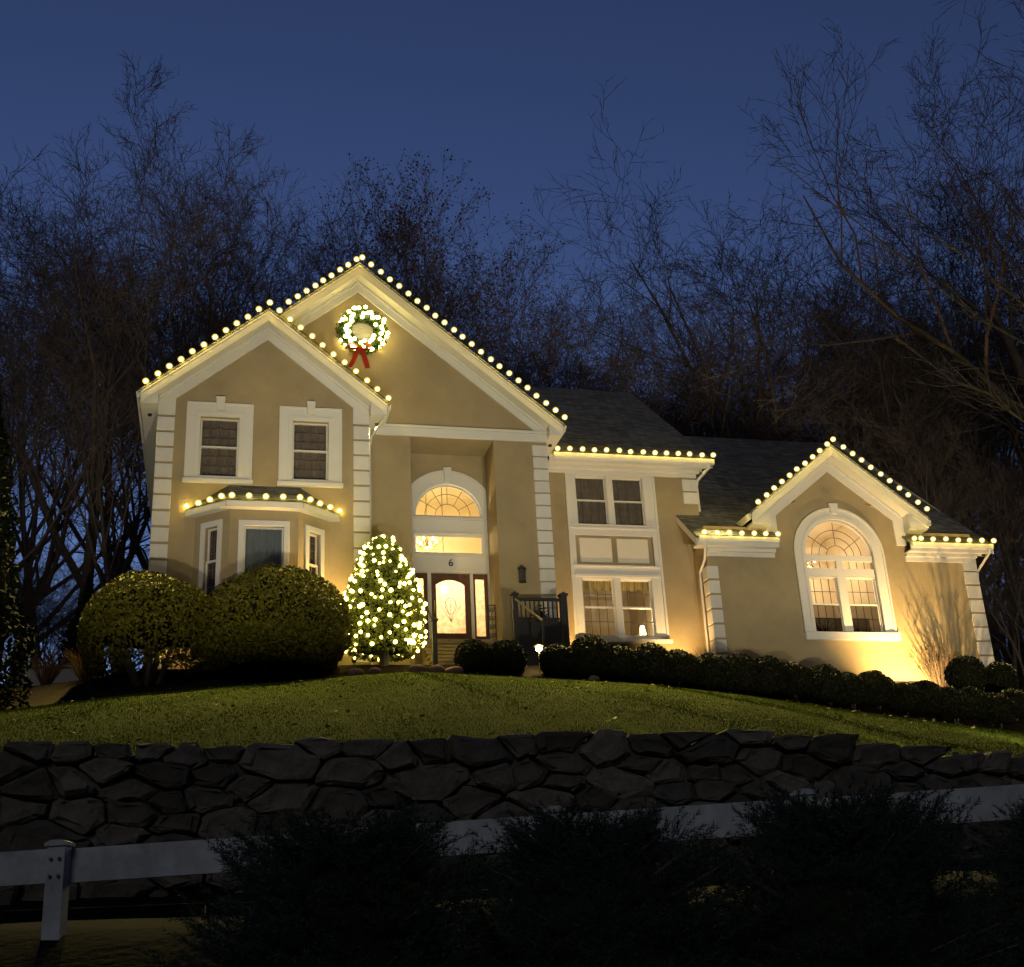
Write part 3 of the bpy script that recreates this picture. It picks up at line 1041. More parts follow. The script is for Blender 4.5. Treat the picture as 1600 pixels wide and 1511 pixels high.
# eaves of the wing, broken by the gable
for x0, x1 in ((13.40, 15.95), (20.26, 23.06)):
    b = MB()
    xa = max(x0, 13.79)
    xb = min(x1, 22.66)
    b.box(xa, xb, DW - 0.06, DW - 0.001, 10.45, 10.62)
    b.box(xa, xb, DW - 0.16, DW - 0.0615, 10.58, 10.68)
    b.build('frieze_board', 'trim', house, False, 0.008)
    b = MB()
    b.box(x0, x1, DW - 0.39, DW - 0.001, 10.685, 10.72)
    b.box(x0, x1, DW - 0.41, DW - 0.391, 10.66, 10.88)
    b.build('eave_box', 'trim', house)
    MB().prism_x([(DW - 0.53, 10.91), (DW - 0.50, 10.79), (DW - 0.43, 10.76), (DW - 0.412, 10.76), (DW - 0.412, 10.91)], x0 + 0.02, x1 - 0.02).build('gutter', 'trim', house)
b = MB()
ws = (17.83 - 10.93) / (39.4 - DW + 0.45)
ymid = DW + 1.3
for xa, xb, ya in ((13.36, 15.97, DW - 0.45), (15.97, 20.24, ymid), (20.24, 23.08, DW - 0.45)):
    roof_slope(b, (xa, ya, 10.93 + ws * (ya - DW + 0.45)), (xb, ya, 10.93 + ws * (ya - DW + 0.45)), (xb, 39.4, 17.83), (xa, 39.4, 17.83))
roof_slope(b, (13.36, 39.4, 17.83), (23.08, 39.4, 17.83), (23.08, 47.5, 11.0), (13.36, 47.5, 11.0))
b.build('roof', 'shingle', house)
b = MB()
for x in (13.36, 23.03):
    b.prism_x([(DW - 0.42, 10.62), (39.4 if x > 20 else DM - 0.002, 10.62 + 0.868 * ((39.4 if x > 20 else DM) - DW + 0.42)),
               (39.4 if x > 20 else DM - 0.002, 10.86 + 0.868 * ((39.4 if x > 20 else DM) - DW + 0.42)), (DW - 0.42, 10.86)], x + 0.002, x + 0.048)
b.build('rake_board', 'trim', house)
MB().prism_x([(DW - 0.39, 10.66), (DM - 0.002, 11.72), (DM - 0.002, 11.75), (DW - 0.39, 10.69)], 13.409, 13.798).build('soffit', 'trim', house)
b = MB()
chevron(b, 18.08, 13.93, 0.27, 2.9, 2.9, 0.78, DW - 0.45, DW - 0.40)
chevron(b, 18.08, 13.955, 0.07, 2.9, 2.9, 0.78, DW - 0.475, DW - 0.451)
b.build('rake_board', 'trim', house, False, 0.006)
chevron(MB(), 18.08, 13.68, 0.03, 2.88, 2.88, 0.78, DW - 0.399, DW - 0.001).build('soffit', 'trim', house)
b = MB()
chevron(b, 18.08, 13.645, 0.36, 2.15, 2.15, 0.78, DW - 0.06, DW - 0.0015)
chevron(b, 18.08, 13.645, 0.10, 2.2, 2.2, 0.78, DW - 0.12, DW - 0.061)
for x0 in (15.78, 20.02):
    b.box(x0, x0 + 0.36, DW - 0.058, DW - 0.002, 10.95, 12.0)
b.build('frieze_board', 'trim', house, False, 0.006)
for x0, x1 in ((15.2, 15.80), (20.36, 20.96)):
    MB().box(x0, x1, DW - 0.397, DW + 0.3, 11.36, 11.42).build('eave_box', 'trim', house)
for x0, x1 in ((15.06, 15.17), (20.99, 21.10)):
    MB().prism([(x0 + 0.02, 11.50), (x1 - 0.02, 11.50), (x1, 11.66), (x0, 11.66)], DW - 0.43, DW + 0.4).build('gutter', 'trim', house)
gable_roof(18.08, 14.01, 2.96, 2.96, 0.78, DW - 0.49, 35.2, 35.2)
quoins(22.18, 22.65, 10.15, 6.60, 0.437, 0.06, DW)
quoins(13.80, 14.10, 10.15, 6.0, 0.437, 0.06, DW, side=0.32)
MB().box(22.18, 22.652, DW - 0.055, DW - 0.002, 10.2, 10.449).build('frieze_board', 'trim', house)
for pts in ([(13.62, DW - 0.46, 10.78), (13.62, DW - 0.40, 10.62), (13.72, DW - 0.02, 10.35), (13.74, DW + 0.45, 10.1), (13.74, DW + 0.47, 9.6), (13.74, DW + 0.47, 6.3)],
            [(22.93, DW - 0.46, 10.78), (22.92, DW - 0.42, 10.66), (22.72, DW + 0.05, 10.2), (22.71, DW + 0.12, 9.9), (22.71, DW + 0.12, 6.2)],
            [(4.26, DL - 0.36, 13.80), (4.24, DL - 0.3, 13.66), (3.95, DE - 0.10, 13.42), (3.90, DE - 0.06, 13.1), (3.90, DE - 0.06, 6.5)]):
    MB().tube(pts, 0.04, 6).build('downspout', 'trim', house)


# --- rooms that show through the glass
def room(x0, x1, y0, y1, z0, z1, m):
    b = MB()
    b.box(x0 - 0.1, x0, y0, y1, z0, z1)
    b.box(x1, x1 + 0.1, y0, y1, z0, z1)
    b.box(x0 - 0.1, x1 + 0.1, y1 + 0.001, y1 + 0.1, z0, z1)
    b.box(x0 - 0.1, x1 + 0.1, y0, y1 + 0.1, z1 + 0.001, z1 + 0.1)
    b.box(x0 - 0.1, x1 + 0.1, y0, y1 + 0.1, z0 - 0.1, z0 - 0.001)
    b.build('room', m, house)


room(4.6, 8.1, DR + 0.21, 35.4, 7.98, 13.45, 'plaster_hall')
room(10.0, 12.7, DM + 0.21, 35.4, 7.8, 11.2, 'room_brown')
room(16.5, 19.65, DW + 0.21, 35.0, 7.4, 12.35, 'plaster')
room(-1.2, 3.4, DL + 0.4, 31.6, 11.3, 13.9, 'room_brown')


def point(name, loc, e, col, r, parent=None):
    d = bpy.data.lights.new(name, 'POINT')
    d.energy = e
    d.color = col
    d.shadow_soft_size = r
    o = bpy.data.objects.new(name, d)
    COL.objects.link(o)
    o.location = loc
    if parent is not None:
        o.parent = parent
    return o


def chandelier(loc, label, e, col, cord):
    t = thing('chandelier', label, 'chandelier', loc)
    b = MB()
    b.tube([(0, 0, 0.1), (0, 0, cord)], 0.012, 6)
    b.lathe([(0.01, -0.15), (0.05, -0.1), (0.03, 0.0), (0.05, 0.1), (0.01, 0.15)], 8)
    for k in range(6):
        a = k * math.pi / 3
        c, s = math.cos(a), math.sin(a)
        b.tube([(0.03 * c, 0.03 * s, -0.06), (0.16 * c, 0.16 * s, -0.14), (0.28 * c, 0.28 * s, -0.05), (0.28 * c, 0.28 * s, 0.02)], 0.01, 5)
    b.build('frame', 'brass', t, False)
    bl = MB().lathe([(0.004, 0), (0.03, 0.03), (0.035, 0.06), (0.02, 0.10), (0.004, 0.13)], 8).mesh('candle_bulb', 'lamp_globe', True)
    for k in range(6):
        a = k * math.pi / 3
        o = obj('candle_bulb', bl, t)
        o.location = (0.28 * math.cos(a), 0.28 * math.sin(a), 0.02)
    point('lamp_light', (0, 0, -0.3), e, col, 0.15, t)
    return t


chandelier((5.95, 33.7, 11.35), 'chandelier glowing in the hall behind the entrance transom', 290, (1.0, 0.78, 0.44), 2.09)
chandelier((18.1, 33.6, 11.0), 'chandelier in the wing room behind the big arched window', 115, (1.0, 0.78, 0.50), 1.34)
hl = thing('ceiling_lamp', 'hall lamp hanging just behind the glazed front door', 'lamp', (6.3, 33.0, 9.75))
b = MB().tube([(0, 0, 0.1), (0, 0, 3.69)], 0.01, 6)
b.build('cord', 'dark_metal', hl)
MB().lathe([(0.02, -0.12), (0.10, -0.09), (0.13, 0.0), (0.10, 0.08), (0.03, 0.11)], 12).build('shade', 'lamp_globe', hl, True)
point('lamp_light', (0, 0, -0.2), 42, (1.0, 0.84, 0.66), 0.12, hl)
tl = thing('table_lamp', 'small lit table lamp standing behind the lower window sill', 'lamp', (12.12, 32.85, 8.2))
MB().lathe([(0.07, 0), (0.07, 0.02), (0.02, 0.05), (0.045, 0.14), (0.015, 0.26)], 10).build('base', 'brass', tl, True)
MB().lathe([(0.12, 0.24), (0.06, 0.50)], 14).build('lamp_shade', 'lamp_shade', tl, True)
point('lamp_light', (0, 0, 0.6), 46, (1.0, 0.72, 0.38), 0.06, tl)
st = thing('side_table', 'low dark side table under the lit table lamp', 'table', (12.0, 32.9, 7.8))
MB().box(-0.4, 0.4, -0.25, 0.25, 0.34, 0.399).build('table_top', 'furniture', st)
for sx in (-0.35, 0.35):
    for sy in (-0.2, 0.2):
        MB().box(sx - 0.025, sx + 0.025, sy - 0.025, sy + 0.025, 0, 0.339).build('leg', 'furniture', st)
b = MB()
n = 46
for i in range(n):
    x0, x1 = 10.1 + 2.45 * i / n, 10.1 + 2.45 * (i + 1) / n
    ya, yb = 32.72 + 0.03 * math.sin(i * 1.3), 32.72 + 0.03 * math.sin((i + 1) * 1.3)
    b.poly([(x0, ya, 9.72 + 0.04 * math.sin(i * 0.9)), (x1, yb, 9.72 + 0.04 * math.sin((i + 1) * 0.9)), (x1, yb, 10.3), (x0, ya, 10.3)])
v = b.build('valance', 'valance', None, True)
tag(v, 'gathered yellow valance across the top of the lower window', 'curtain')
# house plant silhouettes in the wing window
for px, hgt, lab in ((17.55, 1.3, 'leafy house plant in the left half of the arched window'), (18.75, 1.15, 'spiky house plant in the right half of the arched window')):
    t = thing('house_plant', lab, 'plant', (px, 32.1, 7.4))
    MB().lathe([(0.13, 0), (0.18, 0.32), (0.16, 0.34)], 10).build('pot', 'furniture', t)
    b = MB()
    rr = random.Random(int(px * 10))
    for k in range(26):
        a = rr.uniform(0, 6.28)
        l = rr.uniform(0.3, 0.55)
        b.tube([(0, 0, 0.3), (0.1 * math.cos(a), 0.1 * math.sin(a), hgt * 0.75), (l * math.cos(a), l * 0.4 * math.sin(a), hgt * 0.75 + rr.uniform(-0.1, 0.45))], [0.012, 0.02, 0.004], 4)
    b.build('foliage', 'furniture', t)
t = thing('sofa', 'dark sofa back seen through the lower panes of the arched window', 'sofa', (18.05, 32.6, 7.4))
b = MB().box(-1.3, 1.3, -0.1, 0.2, 0.1, 1.55)
b.build('backrest', 'room_brown', t, False, 0.06)
MB().box(-1.3, 1.3, 0.21, 0.9, 0.1, 0.5).build('seat', 'room_brown', t, False, 0.06)
for sx in (-1.15, 1.15):
    MB().box(sx - 0.05, sx + 0.05, 0.0, 0.1, 0, 0.099).build('leg', 'furniture', t)

# --- round vent, wreath with bow
b = MB().lathe([(0.34, -0.03), (0.34, 0.03)], 28)
vent = b.build('gable_vent', 'vent_grey', house)
vent.location = (3.70, DE - 0.031, 16.60)
vent.rotation_euler = (R_(90), 0, 0)
b = MB()
for k in range(-4, 5):
    hw = math.sqrt(max(0.01, 0.33 ** 2 - (k * 0.07) ** 2))
    b.box(-hw, hw, k * 0.07 - 0.022, k * 0.07 + 0.01, 0.03, 0.045)
b.build('louvre', 'vent_grey', vent)

rr = random.Random(11)


def leaf_cloud(pts, nrm, size, rs, spread=0.8, aspect=0.55):
    """one quad per point, tilted about the given normal"""
    n = len(pts)
    d = nrm + rs.normal(0, spread, (n, 3))
    d /= np.linalg.norm(d, axis=1)[:, None] + 1e-9
    u = np.cross(d, rs.normal(0, 1, (n, 3)))
    u /= np.linalg.norm(u, axis=1)[:, None] + 1e-9
    w = np.cross(d, u)
    s = size * rs.uniform(0.6, 1.3, (n, 1))
    V = np.empty((n, 4, 3))
    V[:, 0] = pts - u * s
    V[:, 1] = pts + w * s * aspect
    V[:, 2] = pts + u * s
    V[:, 3] = pts - w * s * aspect
    return V.reshape(-1, 3), np.arange(n * 4).reshape(-1, 4)


rs = np.random.RandomState(3)
wre = thing('wreath', 'round evergreen wreath with white lights and red bow on the tall gable', 'wreath', (3.70, DE - 0.16, 16.63))
n = 3600
t = rs.uniform(0, 2 * np.pi, n)
ph = rs.uniform(0, 2 * np.pi, n)
rad = 0.20 * rs.uniform(0.3, 1.1, n)
pts = np.stack([(0.53 + rad * np.cos(ph)) * np.cos(t), rad * np.sin(ph) * 0.8, (0.53 + rad * np.cos(ph)) * np.sin(t)], 1)
nr = np.stack([np.cos(ph) * np.cos(t), np.sin(ph), np.cos(ph) * np.sin(t)], 1)
obj('foliage', np_mesh('foliage', *leaf_cloud(pts, nr, 0.05, rs), 'wreath_leaf'), wre)
b = MB()
b.tube([(0.56 * math.cos(k / 32 * 6.2832), 0, 0.56 * math.sin(k / 32 * 6.2832)) for k in range(33)], 0.09, 6)
b.build('ring', 'yew_core', wre)
wb = MB().lathe([(0.004, -0.055), (0.042, -0.033), (0.058, 0), (0.042, 0.033), (0.004, 0.055)], 8).mesh('bulb', 'wreath_bulb', True)
for k in range(54):
    a = k / 54 * 6.283 + rr.uniform(-0.06, 0.06)
    if 4.35 < a < 5.0 and rr.random() < 0.7:
        continue
    r0 = 0.53 + rr.uniform(-0.17, 0.19)
    o = obj('bulb', wb, wre)
    o.location = (r0 * math.cos(a), rr.uniform(-0.17, -0.10), r0 * math.sin(a))
for k in range(9):          # lights on the wall side of the ring
    a = (0.5, 0.05, -0.35, 2.4, 2.75, 3.6, 1.1, -0.75, 3.9)[k]
    o = obj('bulb', wb, wre)
    o.location = (0.66 * math.cos(a), 0.08, 0.66 * math.sin(a))
bow = thing('bow', 'red ribbon bow with two long tails hanging from the wreath', 'bow', (3.60, DE - 0.36, 15.98))
b = MB()
for s in (-1, 1):
    for k, (w0, w1) in enumerate(((0.10, 0.13), (0.13, 0.14), (0.14, 0.13))):
        pass
    p = [(s * 0.03, 0, 0.0), (s * 0.20, -0.05, 0.11), (s * 0.34, -0.06, 0.06), (s * 0.30, -0.03, -0.06), (s * 0.04, 0, -0.03)]
    n0 = len(b.v)
    for (x, y, z) in p:
        b.v += [(x, y - 0.09, z), (x, y + 0.07, z)]
    for i in range(len(p) - 1):
        b.f.append((n0 + 2 * i, n0 + 2 * i + 2, n0 + 2 * i + 3, n0 + 2 * i + 1))
b.build('loop', 'ribbon', bow, True)
for s in (-1, 1):
    b = MB()
    p = [(s * 0.02, 0.0, 0.0), (s * 0.10, -0.02, -0.2), (s * 0.17, -0.01, -0.4), (s * 0.25 - 0.03, -0.02, -0.64)]
    n0 = len(b.v)
    for (x, y, z) in p:
        b.v += [(x - 0.07, y, z), (x + 0.07, y, z + 0.02), (x - 0.07, y + 0.012, z), (x + 0.07, y + 0.012, z + 0.02)]
    for i in range(len(p) - 1):
        q = n0 + 4 * i
        b.f += [(q, q + 1, q + 5, q + 4), (q + 2, q + 6, q + 7, q + 3), (q, q + 4, q + 6, q + 2), (q + 1, q + 3, q + 7, q + 5)]
    b.build('tail', 'ribbon', bow)
MB().lathe([(0.02, -0.06), (0.06, -0.03), (0.06, 0.03), (0.02, 0.06)], 8).build('knot', 'ribbon', bow, True)

# --- roof-line light strings
def egg(s, k):
    return MB().lathe([(0.004, -0.072 * s), (0.045 * s, -0.058 * s), (0.068 * s, -0.03 * s), (0.078 * s, 0.0), (0.07 * s, 0.036 * s), (0.045 * s, 0.064 * s), (0.004, 0.078 * s)], k)


BULB_HALO = egg(1.12, 16).mesh('bulb', 'bulb', True)  # oversized glowing shell, bloom given a shape around the bright core
CORE = egg(0.56, 12).mesh('filament', 'bulb_core', True)


def light_string(name, label, pts):
    t = thing(name, label, 'string lights', pts[0], group='warm bulb strings along the roof edges')
    p0 = Vector(pts[0])
    b = MB()
    loc = [Vector(p) - p0 for p in pts]
    b.tube([p + Vector((0, 0.03, -0.075)) for p in loc], 0.009, 5)
    for p in loc:
        b.tube([p + Vector((0, 0.03, -0.085)), p + Vector((0, 0, -0.045))], 0.018, 6)
    b.build('cord', 'cord', t)
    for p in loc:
        o = obj('bulb', BULB_HALO, t)
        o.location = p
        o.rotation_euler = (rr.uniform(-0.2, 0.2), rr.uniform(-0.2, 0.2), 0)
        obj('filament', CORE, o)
    return t


def line(a, b, n, jit=0.015):
    out = []
    for i in range(n):
        t = i / (n - 1)
        out.append(tuple(a[k] + (b[k] - a[k]) * t + (rr.uniform(-jit, jit) if k != 1 else 0) for k in range(3)))
    return out


yl, ye, ym, yw = DL - 0.60, DE - 0.60, DM - 0.69, DW - 0.62
light_string('string_lights', 'warm bulb string up the outer slope of the lower left gable', line((-2.02, yl, 14.17), (1.06, yl, 16.73), 12))
light_string('string_lights', 'warm bulb string down the lower left gable slope beside the wreath', line((1.32, yl, 16.52), (4.28, yl, 14.08), 11))
light_string('string_lights', 'warm bulb string on the short upper slope left of the tall gable peak', line((1.62, ye, 17.14), (3.50, ye, 18.68), 9))
light_string('string_lights', 'long warm bulb string down the tall gable slope above the front door', line((3.66, ye, 18.76), (9.38, ye, 14.05), 23))
bp = line((-0.86, DL - 0.1, 10.97), (0.0, BF - 0.20, 10.97), 4, 0.008) + line((0.25, BF - 0.3, 10.97), (1.93, BF - 0.3, 10.97), 5, 0.008) + line((2.2, BF - 0.16, 10.97), (3.02, DL - 0.1, 10.97), 4, 0.008)
light_string('string_lights', 'warm bulb string along the eave of the small bay window roof', bp)
light_string('string_lights', 'warm bulb string along the long straight gutter of the middle block', line((9.58, ym, 13.755), (14.48, ym, 13.755), 14))
light_string('string_lights', 'warm bulb string on the low wing eave next to the middle block', line((13.56, yw, 10.985), (15.85, yw, 10.985), 7))
light_string('string_lights', 'warm bulb string up the wing gable slope facing the middle block', line((15.36, yw, 11.98), (17.88, yw, 13.94), 10))
light_string('string_lights', 'warm bulb string down the outer slope of the wing gable', line((18.12, yw, 14.10), (20.92, yw, 11.95), 11))
light_string('string_lights', 'warm bulb string on the wing eave at the far downspout corner', [(20.3, yw, 10.985)] + line((20.52, yw, 10.985), (23.02, yw, 10.985), 7))

# --- porch: landing, steps, railings, lantern
MB().box(5.042, 7.408, 31.2, DR + 0.2, 6.0, 7.85).build('porch_landing', 'step_stone', house, False, 0.01)
stp = thing('porch_steps', 'flight of stone steps up to the front door', 'steps', (6.1, 30.0, 6.6), world_parts=True)
for i in range(7):
    z1 = 7.85 - 0.165 * (i + 1)
    MB().box(5.25, 7.1, 31.197 - 0.3 * (i + 1), 31.196 - 0.3 * i, 6.2, z1 - 0.05).build('riser', 'step_stone', stp)
    MB().box(5.22, 7.13, 31.167 - 0.3 * (i + 1), 31.196 - 0.3 * i, z1 - 0.049, z1).build('tread', 'step_stone', stp, False, 0.008)


def newel(parent, x, y, z0, z1, s=0.07):
    b = MB().box(x - s, x + s, y - s, y + s, z0, z1)
    b.box(x - s - 0.03, x + s + 0.03, y - s - 0.03, y + s + 0.03, z1 + 0.001, z1 + 0.05)
    b.prism([(x - s, z1 + 0.05), (x + s, z1 + 0.05), (x, z1 + 0.11)], y - s, y + s)
    return b.build('newel_post', 'dark_metal', parent, False, 0.006)


rl = thing('porch_railing', 'dark porch railing between two newel posts beside the front steps', 'railing', (8.3, 29.95, 6.65), world_parts=True)
newel(rl, 7.58, 29.95, 6.6, 8.72)
newel(rl, 8.90, 29.95, 6.6, 8.72, 0.09)
MB().box(7.652, 8.808, 29.91, 29.99, 8.58, 8.65).build('top_rail', 'dark_metal', rl)
MB().box(7.652, 8.808, 29.92, 29.98, 8.06, 8.12).build('bottom_rail', 'dark_metal', rl)
for k in range(9):
    x = 7.74 + k * 0.123
    MB().box(x - 0.018, x + 0.018, 29.932, 29.968, 8.121, 8.579).build('baluster', 'dark_metal', rl)
MB().tube([(7.58, 29.87, 8.60), (7.85, 29.2, 8.05), (8.0, 28.85, 7.75)], 0.028, 6).build('hand_rail', 'step_stone', rl)
MB().box(7.97, 8.03, 28.82, 28.88, 6.5, 7.76).build('newel_post', 'dark_metal', rl, False, 0.005)
MB().box(7.655, 8.805, 29.99, 30.02, 6.6, 8.05).build('skirt_panel', 'dark_metal', rl)
r2 = thing('stair_post', 'dark newel post at the foot of the steps beside the lit tree', 'post', (5.17, 28.55, 6.6), world_parts=True)
newel(r2, 5.17, 28.55, 6.4, 7.62, 0.06)
MB().tube([(5.17, 28.62, 7.56), (5.17, 29.95, 8.6)], 0.028, 6).build('hand_rail', 'dark_metal', r2)
tr = thing('iron_trellis', 'narrow wrought iron scroll trellis beside the front door', 'trellis', (7.28, 31.4, 7.85))
b = MB()
for x in (-0.1, 0.1):
    b.tube([(x, 0, -0.005), (x, 0, 1.0)], 0.014, 5)
b.tube([(-0.1, 0, 1.0), (0.1, 0, 1.0)], 0.014, 5)
b.build('frame', 'dark_metal', tr)
for k in range(4):
    for s in (-1, 1):
        b = MB()
        b.tube([(s * (0.045 + 0.042 * (1 - i / 14) * math.cos(i * 0.62)), 0, 0.14 + k * 0.24 + 0.09 * (1 - i / 16) * math.sin(i * 0.62)) for i in range(14)], 0.011, 4)
        b.build('scroll', 'dark_metal', tr)
pl = thing('potted_plant', 'dark pedestal urn with leaves behind the porch railing', 'planter', (8.35, 30.3, 6.72))
MB().lathe([(0.16, 0), (0.15, 0.08), (0.09, 0.12), (0.08, 1.2), (0.05, 1.25), (0.16, 1.45), (0.2, 1.5)], 12).build('urn', 'dark_metal', pl, True)
rs = np.random.RandomState(8)
pp = rs.normal(0, 0.09, (160, 3)) + np.array([0, 0, 1.56])
obj('foliage', np_mesh('foliage', *leaf_cloud(pp, np.zeros((160, 3)) + 0.01, 0.05, rs), 'box_leaf'), pl)
ln = thing('wall_lantern', 'unlit grey wall lantern on the pier right of the door', 'lantern', (8.02, DE - 0.12, 9.28))
MB().box(-0.06, 0.06, 0.085, 0.118, 0.08, 0.42).build('back_plate', 'dark_metal', ln)
MB().lathe([(0.03, 0.0), (0.10, 0.02), (0.10, 0.05)], 8).build('base', 'dark_metal', ln)
MB().lathe([(0.095, 0.05), (0.095, 0.38)], 8).build('lantern_glass', 'lantern_glass', ln)
b = MB().lathe([(0.12, 0.38), (0.11, 0.42), (0.04, 0.48), (0.02, 0.51)], 8)
for k in range(4):
    a = k * math.pi / 2 + 0.4
    b.tube([(0.1 * math.cos(a), 0.1 * math.sin(a), 0.03), (0.1 * math.cos(a), 0.1 * math.sin(a), 0.4)], 0.012, 4)
b.build('roof', 'dark_metal', ln)
MB().box(-0.02, 0.02, 0.0, 0.09, 0.40, 0.44).build('arm', 'dark_metal', ln)


# ---------------------------------------------------------------- landscape lights
def landscape_light(loc, target, e, angle, label, blend=0.6, col=(1.0, 0.74, 0.40), size=0.05, lens='lamp_lens', group=None):
    z = ground_z(loc[0], loc[1])
    t = thing('landscape_light', label, 'garden light', (loc[0], loc[1], z), group)
    hgt = loc[2] - z
    MB().tube([(0, 0, -0.05), (0, 0, hgt - 0.04)], 0.014, 6).build('stake', 'dark_metal', t)
    d = (Vector(target) - Vector(loc)).normalized()
    q = d.to_track_quat('Z', 'Y')
    b = MB().lathe([(0.035, -0.10), (0.06, -0.08), (0.065, 0.06), (0.058, 0.06), (0.055, 0.0)], 12)
    o = b.build('housing', 'dark_metal', t)
    o.location = (0, 0, hgt)
    o.rotation_mode = 'QUATERNION'
    o.rotation_quaternion = q
    o = MB().lathe([(0.054, 0.0), (0.053, 0.004)], 12).build('lens', lens, t)
    o.location = (0, 0, hgt)
    o.rotation_mode = 'QUATERNION'
    o.rotation_quaternion = q
    ld = bpy.data.lights.new('lamp_light', 'SPOT')
    ld.energy = e
    ld.color = col
    ld.spot_size = R_(angle)
    ld.spot_blend = blend
    ld.shadow_soft_size = size
    lo = bpy.data.objects.new('lamp_light', ld)
    COL.objects.link(lo)
    lo.parent = t
    lo.location = Vector((0, 0, hgt)) + d * 0.07
    lo.rotation_mode = 'QUATERNION'
    lo.rotation_quaternion = d.to_track_quat('-Z', 'Y')
    return t


FL = (1.0, 0.89, 0.64)
# added fill floods behind the boulder wall, made up to even out the facade light
for fx, tx, ty, tz, e, lab in ((-1.6, -1.0, DL, 13.0, 4343, 'the outer side of the left wing'), (1.6, 2.0, DL, 13.6, 4343, 'the bay window'), (5.0, 5.6, DE, 13.4, 4738, 'the entrance gable'),
                               (8.6, 9.4, DE, 12.6, 4475, 'the pier beside the porch'), (11.8, 13.6, DM, 11.8, 4738, 'the middle block'), (14.6, 18.0, DW, 11.2, 5132, 'the big arched window'), (17.4, 21.6, DW, 10.4, 4869, 'the wing corner')):
    landscape_light((fx, 13.0, ground_z(fx, 13.0) + 0.02), (tx, ty, tz), e, 36, 'low flood light behind the boulder wall aimed at ' + lab, 1.0, FL, 0.08, group='flood lights behind the boulder wall')
AMB = (1.0, 0.62, 0.22)
landscape_light((9.45, 31.5, 7.15), (9.55, DM, 9.6), 330, 100, 'up light in the bed left of the tall middle window', 0.9, AMB)
landscape_light((12.95, 31.5, 7.1), (12.9, DM, 9.4), 330, 110, 'up light in the bed right of the tall middle window', 0.9, AMB)
landscape_light((19.3, 29.75, 6.3), (19.9, DW, 7.8), 1700, 125, 'up light behind the hedge washing the wing wall', 0.8, (1.0, 0.64, 0.22), 0.02)
landscape_light((-1.1, 29.3, 6.75), (-0.9, DL, 8.2), 200, 130, 'up light hidden behind the pruned globe shrubs', 0.8, AMB)
landscape_light((3.3, 29.3, 6.85), (3.5, DL, 9.8), 1500, 120, 'up light between globe shrub and lit evergreen', 0.8, AMB)
for x, y, zt, e, lab in ((7.62, 27.95, 6.80, 16, 'bare glowing path light between the small boxwood globes'), (4.50, 28.0, 6.97, 14, 'glowing path light on a thin stake beside the lit evergreen')):
    z = ground_z(x, y)
    t = thing('path_light', lab, 'garden light', (x, y, z))
    h = zt - z
    MB().tube([(0, 0, -0.05), (0, 0, h - 0.05)], 0.016, 6).build('stake', 'brass', t)
    MB().lathe([(0.02, -0.06), (0.075, -0.03), (0.085, 0.01), (0.06, 0.05), (0.01, 0.07)], 12).build('globe', 'lamp_lens', t, True).location = (0, 0, h)
    MB().lathe([(0.13, 0.06), (0.09, 0.09), (0.01, 0.12)], 12).build('cap', 'brass', t).location = (0, 0, h)
    point('lamp_light', (0, -0.12, h - 0.02), e, (1.0, 0.76, 0.4), 0.05, t)


# added fill lamps under the eaves, made up to brighten lawn and shrub tops
for x, y, z, tx, e, lab in ((-1.92, DL + 0.3, 13.66, -3.0, 8200, 'under the outer eave of the left wing'), (4.05, DL + 0.2, 13.66, 3.0, 10500, 'under the eave between left wing and entrance'), (9.16, DE + 0.3, 13.58, 8.5, 10500, 'under the eave right of the entrance'),
                            (14.3, DM - 0.25, 13.46, 13.5, 10500, 'under the eave end of the middle block'), (22.85, DW - 0.2, 10.68, 19.5, 7000, 'under the far eave end of the wing')):
    t = thing('eave_fill_light', 'small dark soffit light ' + lab, 'light', (x, y, z), 'soffit lights under the eaves')
    MB().lathe([(0.045, -0.05), (0.055, -0.05), (0.055, -0.001), (0.02, -0.0005)], 12).build('housing', 'dark_metal', t)
    MB().lathe([(0.044, -0.045), (0.043, -0.041)], 12).build('lens', 'lamp_globe', t)
    ld = bpy.data.lights.new('lamp_light', 'SPOT')
    ld.energy = e
    ld.color = (1.0, 0.78, 0.22)
    ld.spot_size = R_(62)
    ld.spot_blend = 1.0
    ld.shadow_soft_size = 0.12
    lo = bpy.data.objects.new('lamp_light', ld)
    COL.objects.link(lo)
    lo.parent = t
    lo.location = (0, 0, -0.08)
    lo.rotation_mode = 'QUATERNION'
    lo.rotation_quaternion = (Vector((tx, 23.6, 5.1)) - Vector((x, y, z))).normalized().to_track_quat('-Z', 'Y')


# ---------------------------------------------------------------- planting
def lump(d, seed, amp, freq=3.0):
    r = np.random.RandomState(seed)
    s = np.zeros(len(d))
    for k in range(6):
        v = r.normal(0, freq * (1 + 0.35 * k), 3)
        s += np.sin(d @ v + r.uniform(0, 6.3)) / (1 + 0.5 * k)
    return 1 + amp * s / 2


def sphere_dirs(n, rs):
    d = rs.normal(0, 1, (n, 3))
    return d / np.linalg.norm(d, axis=1)[:, None]


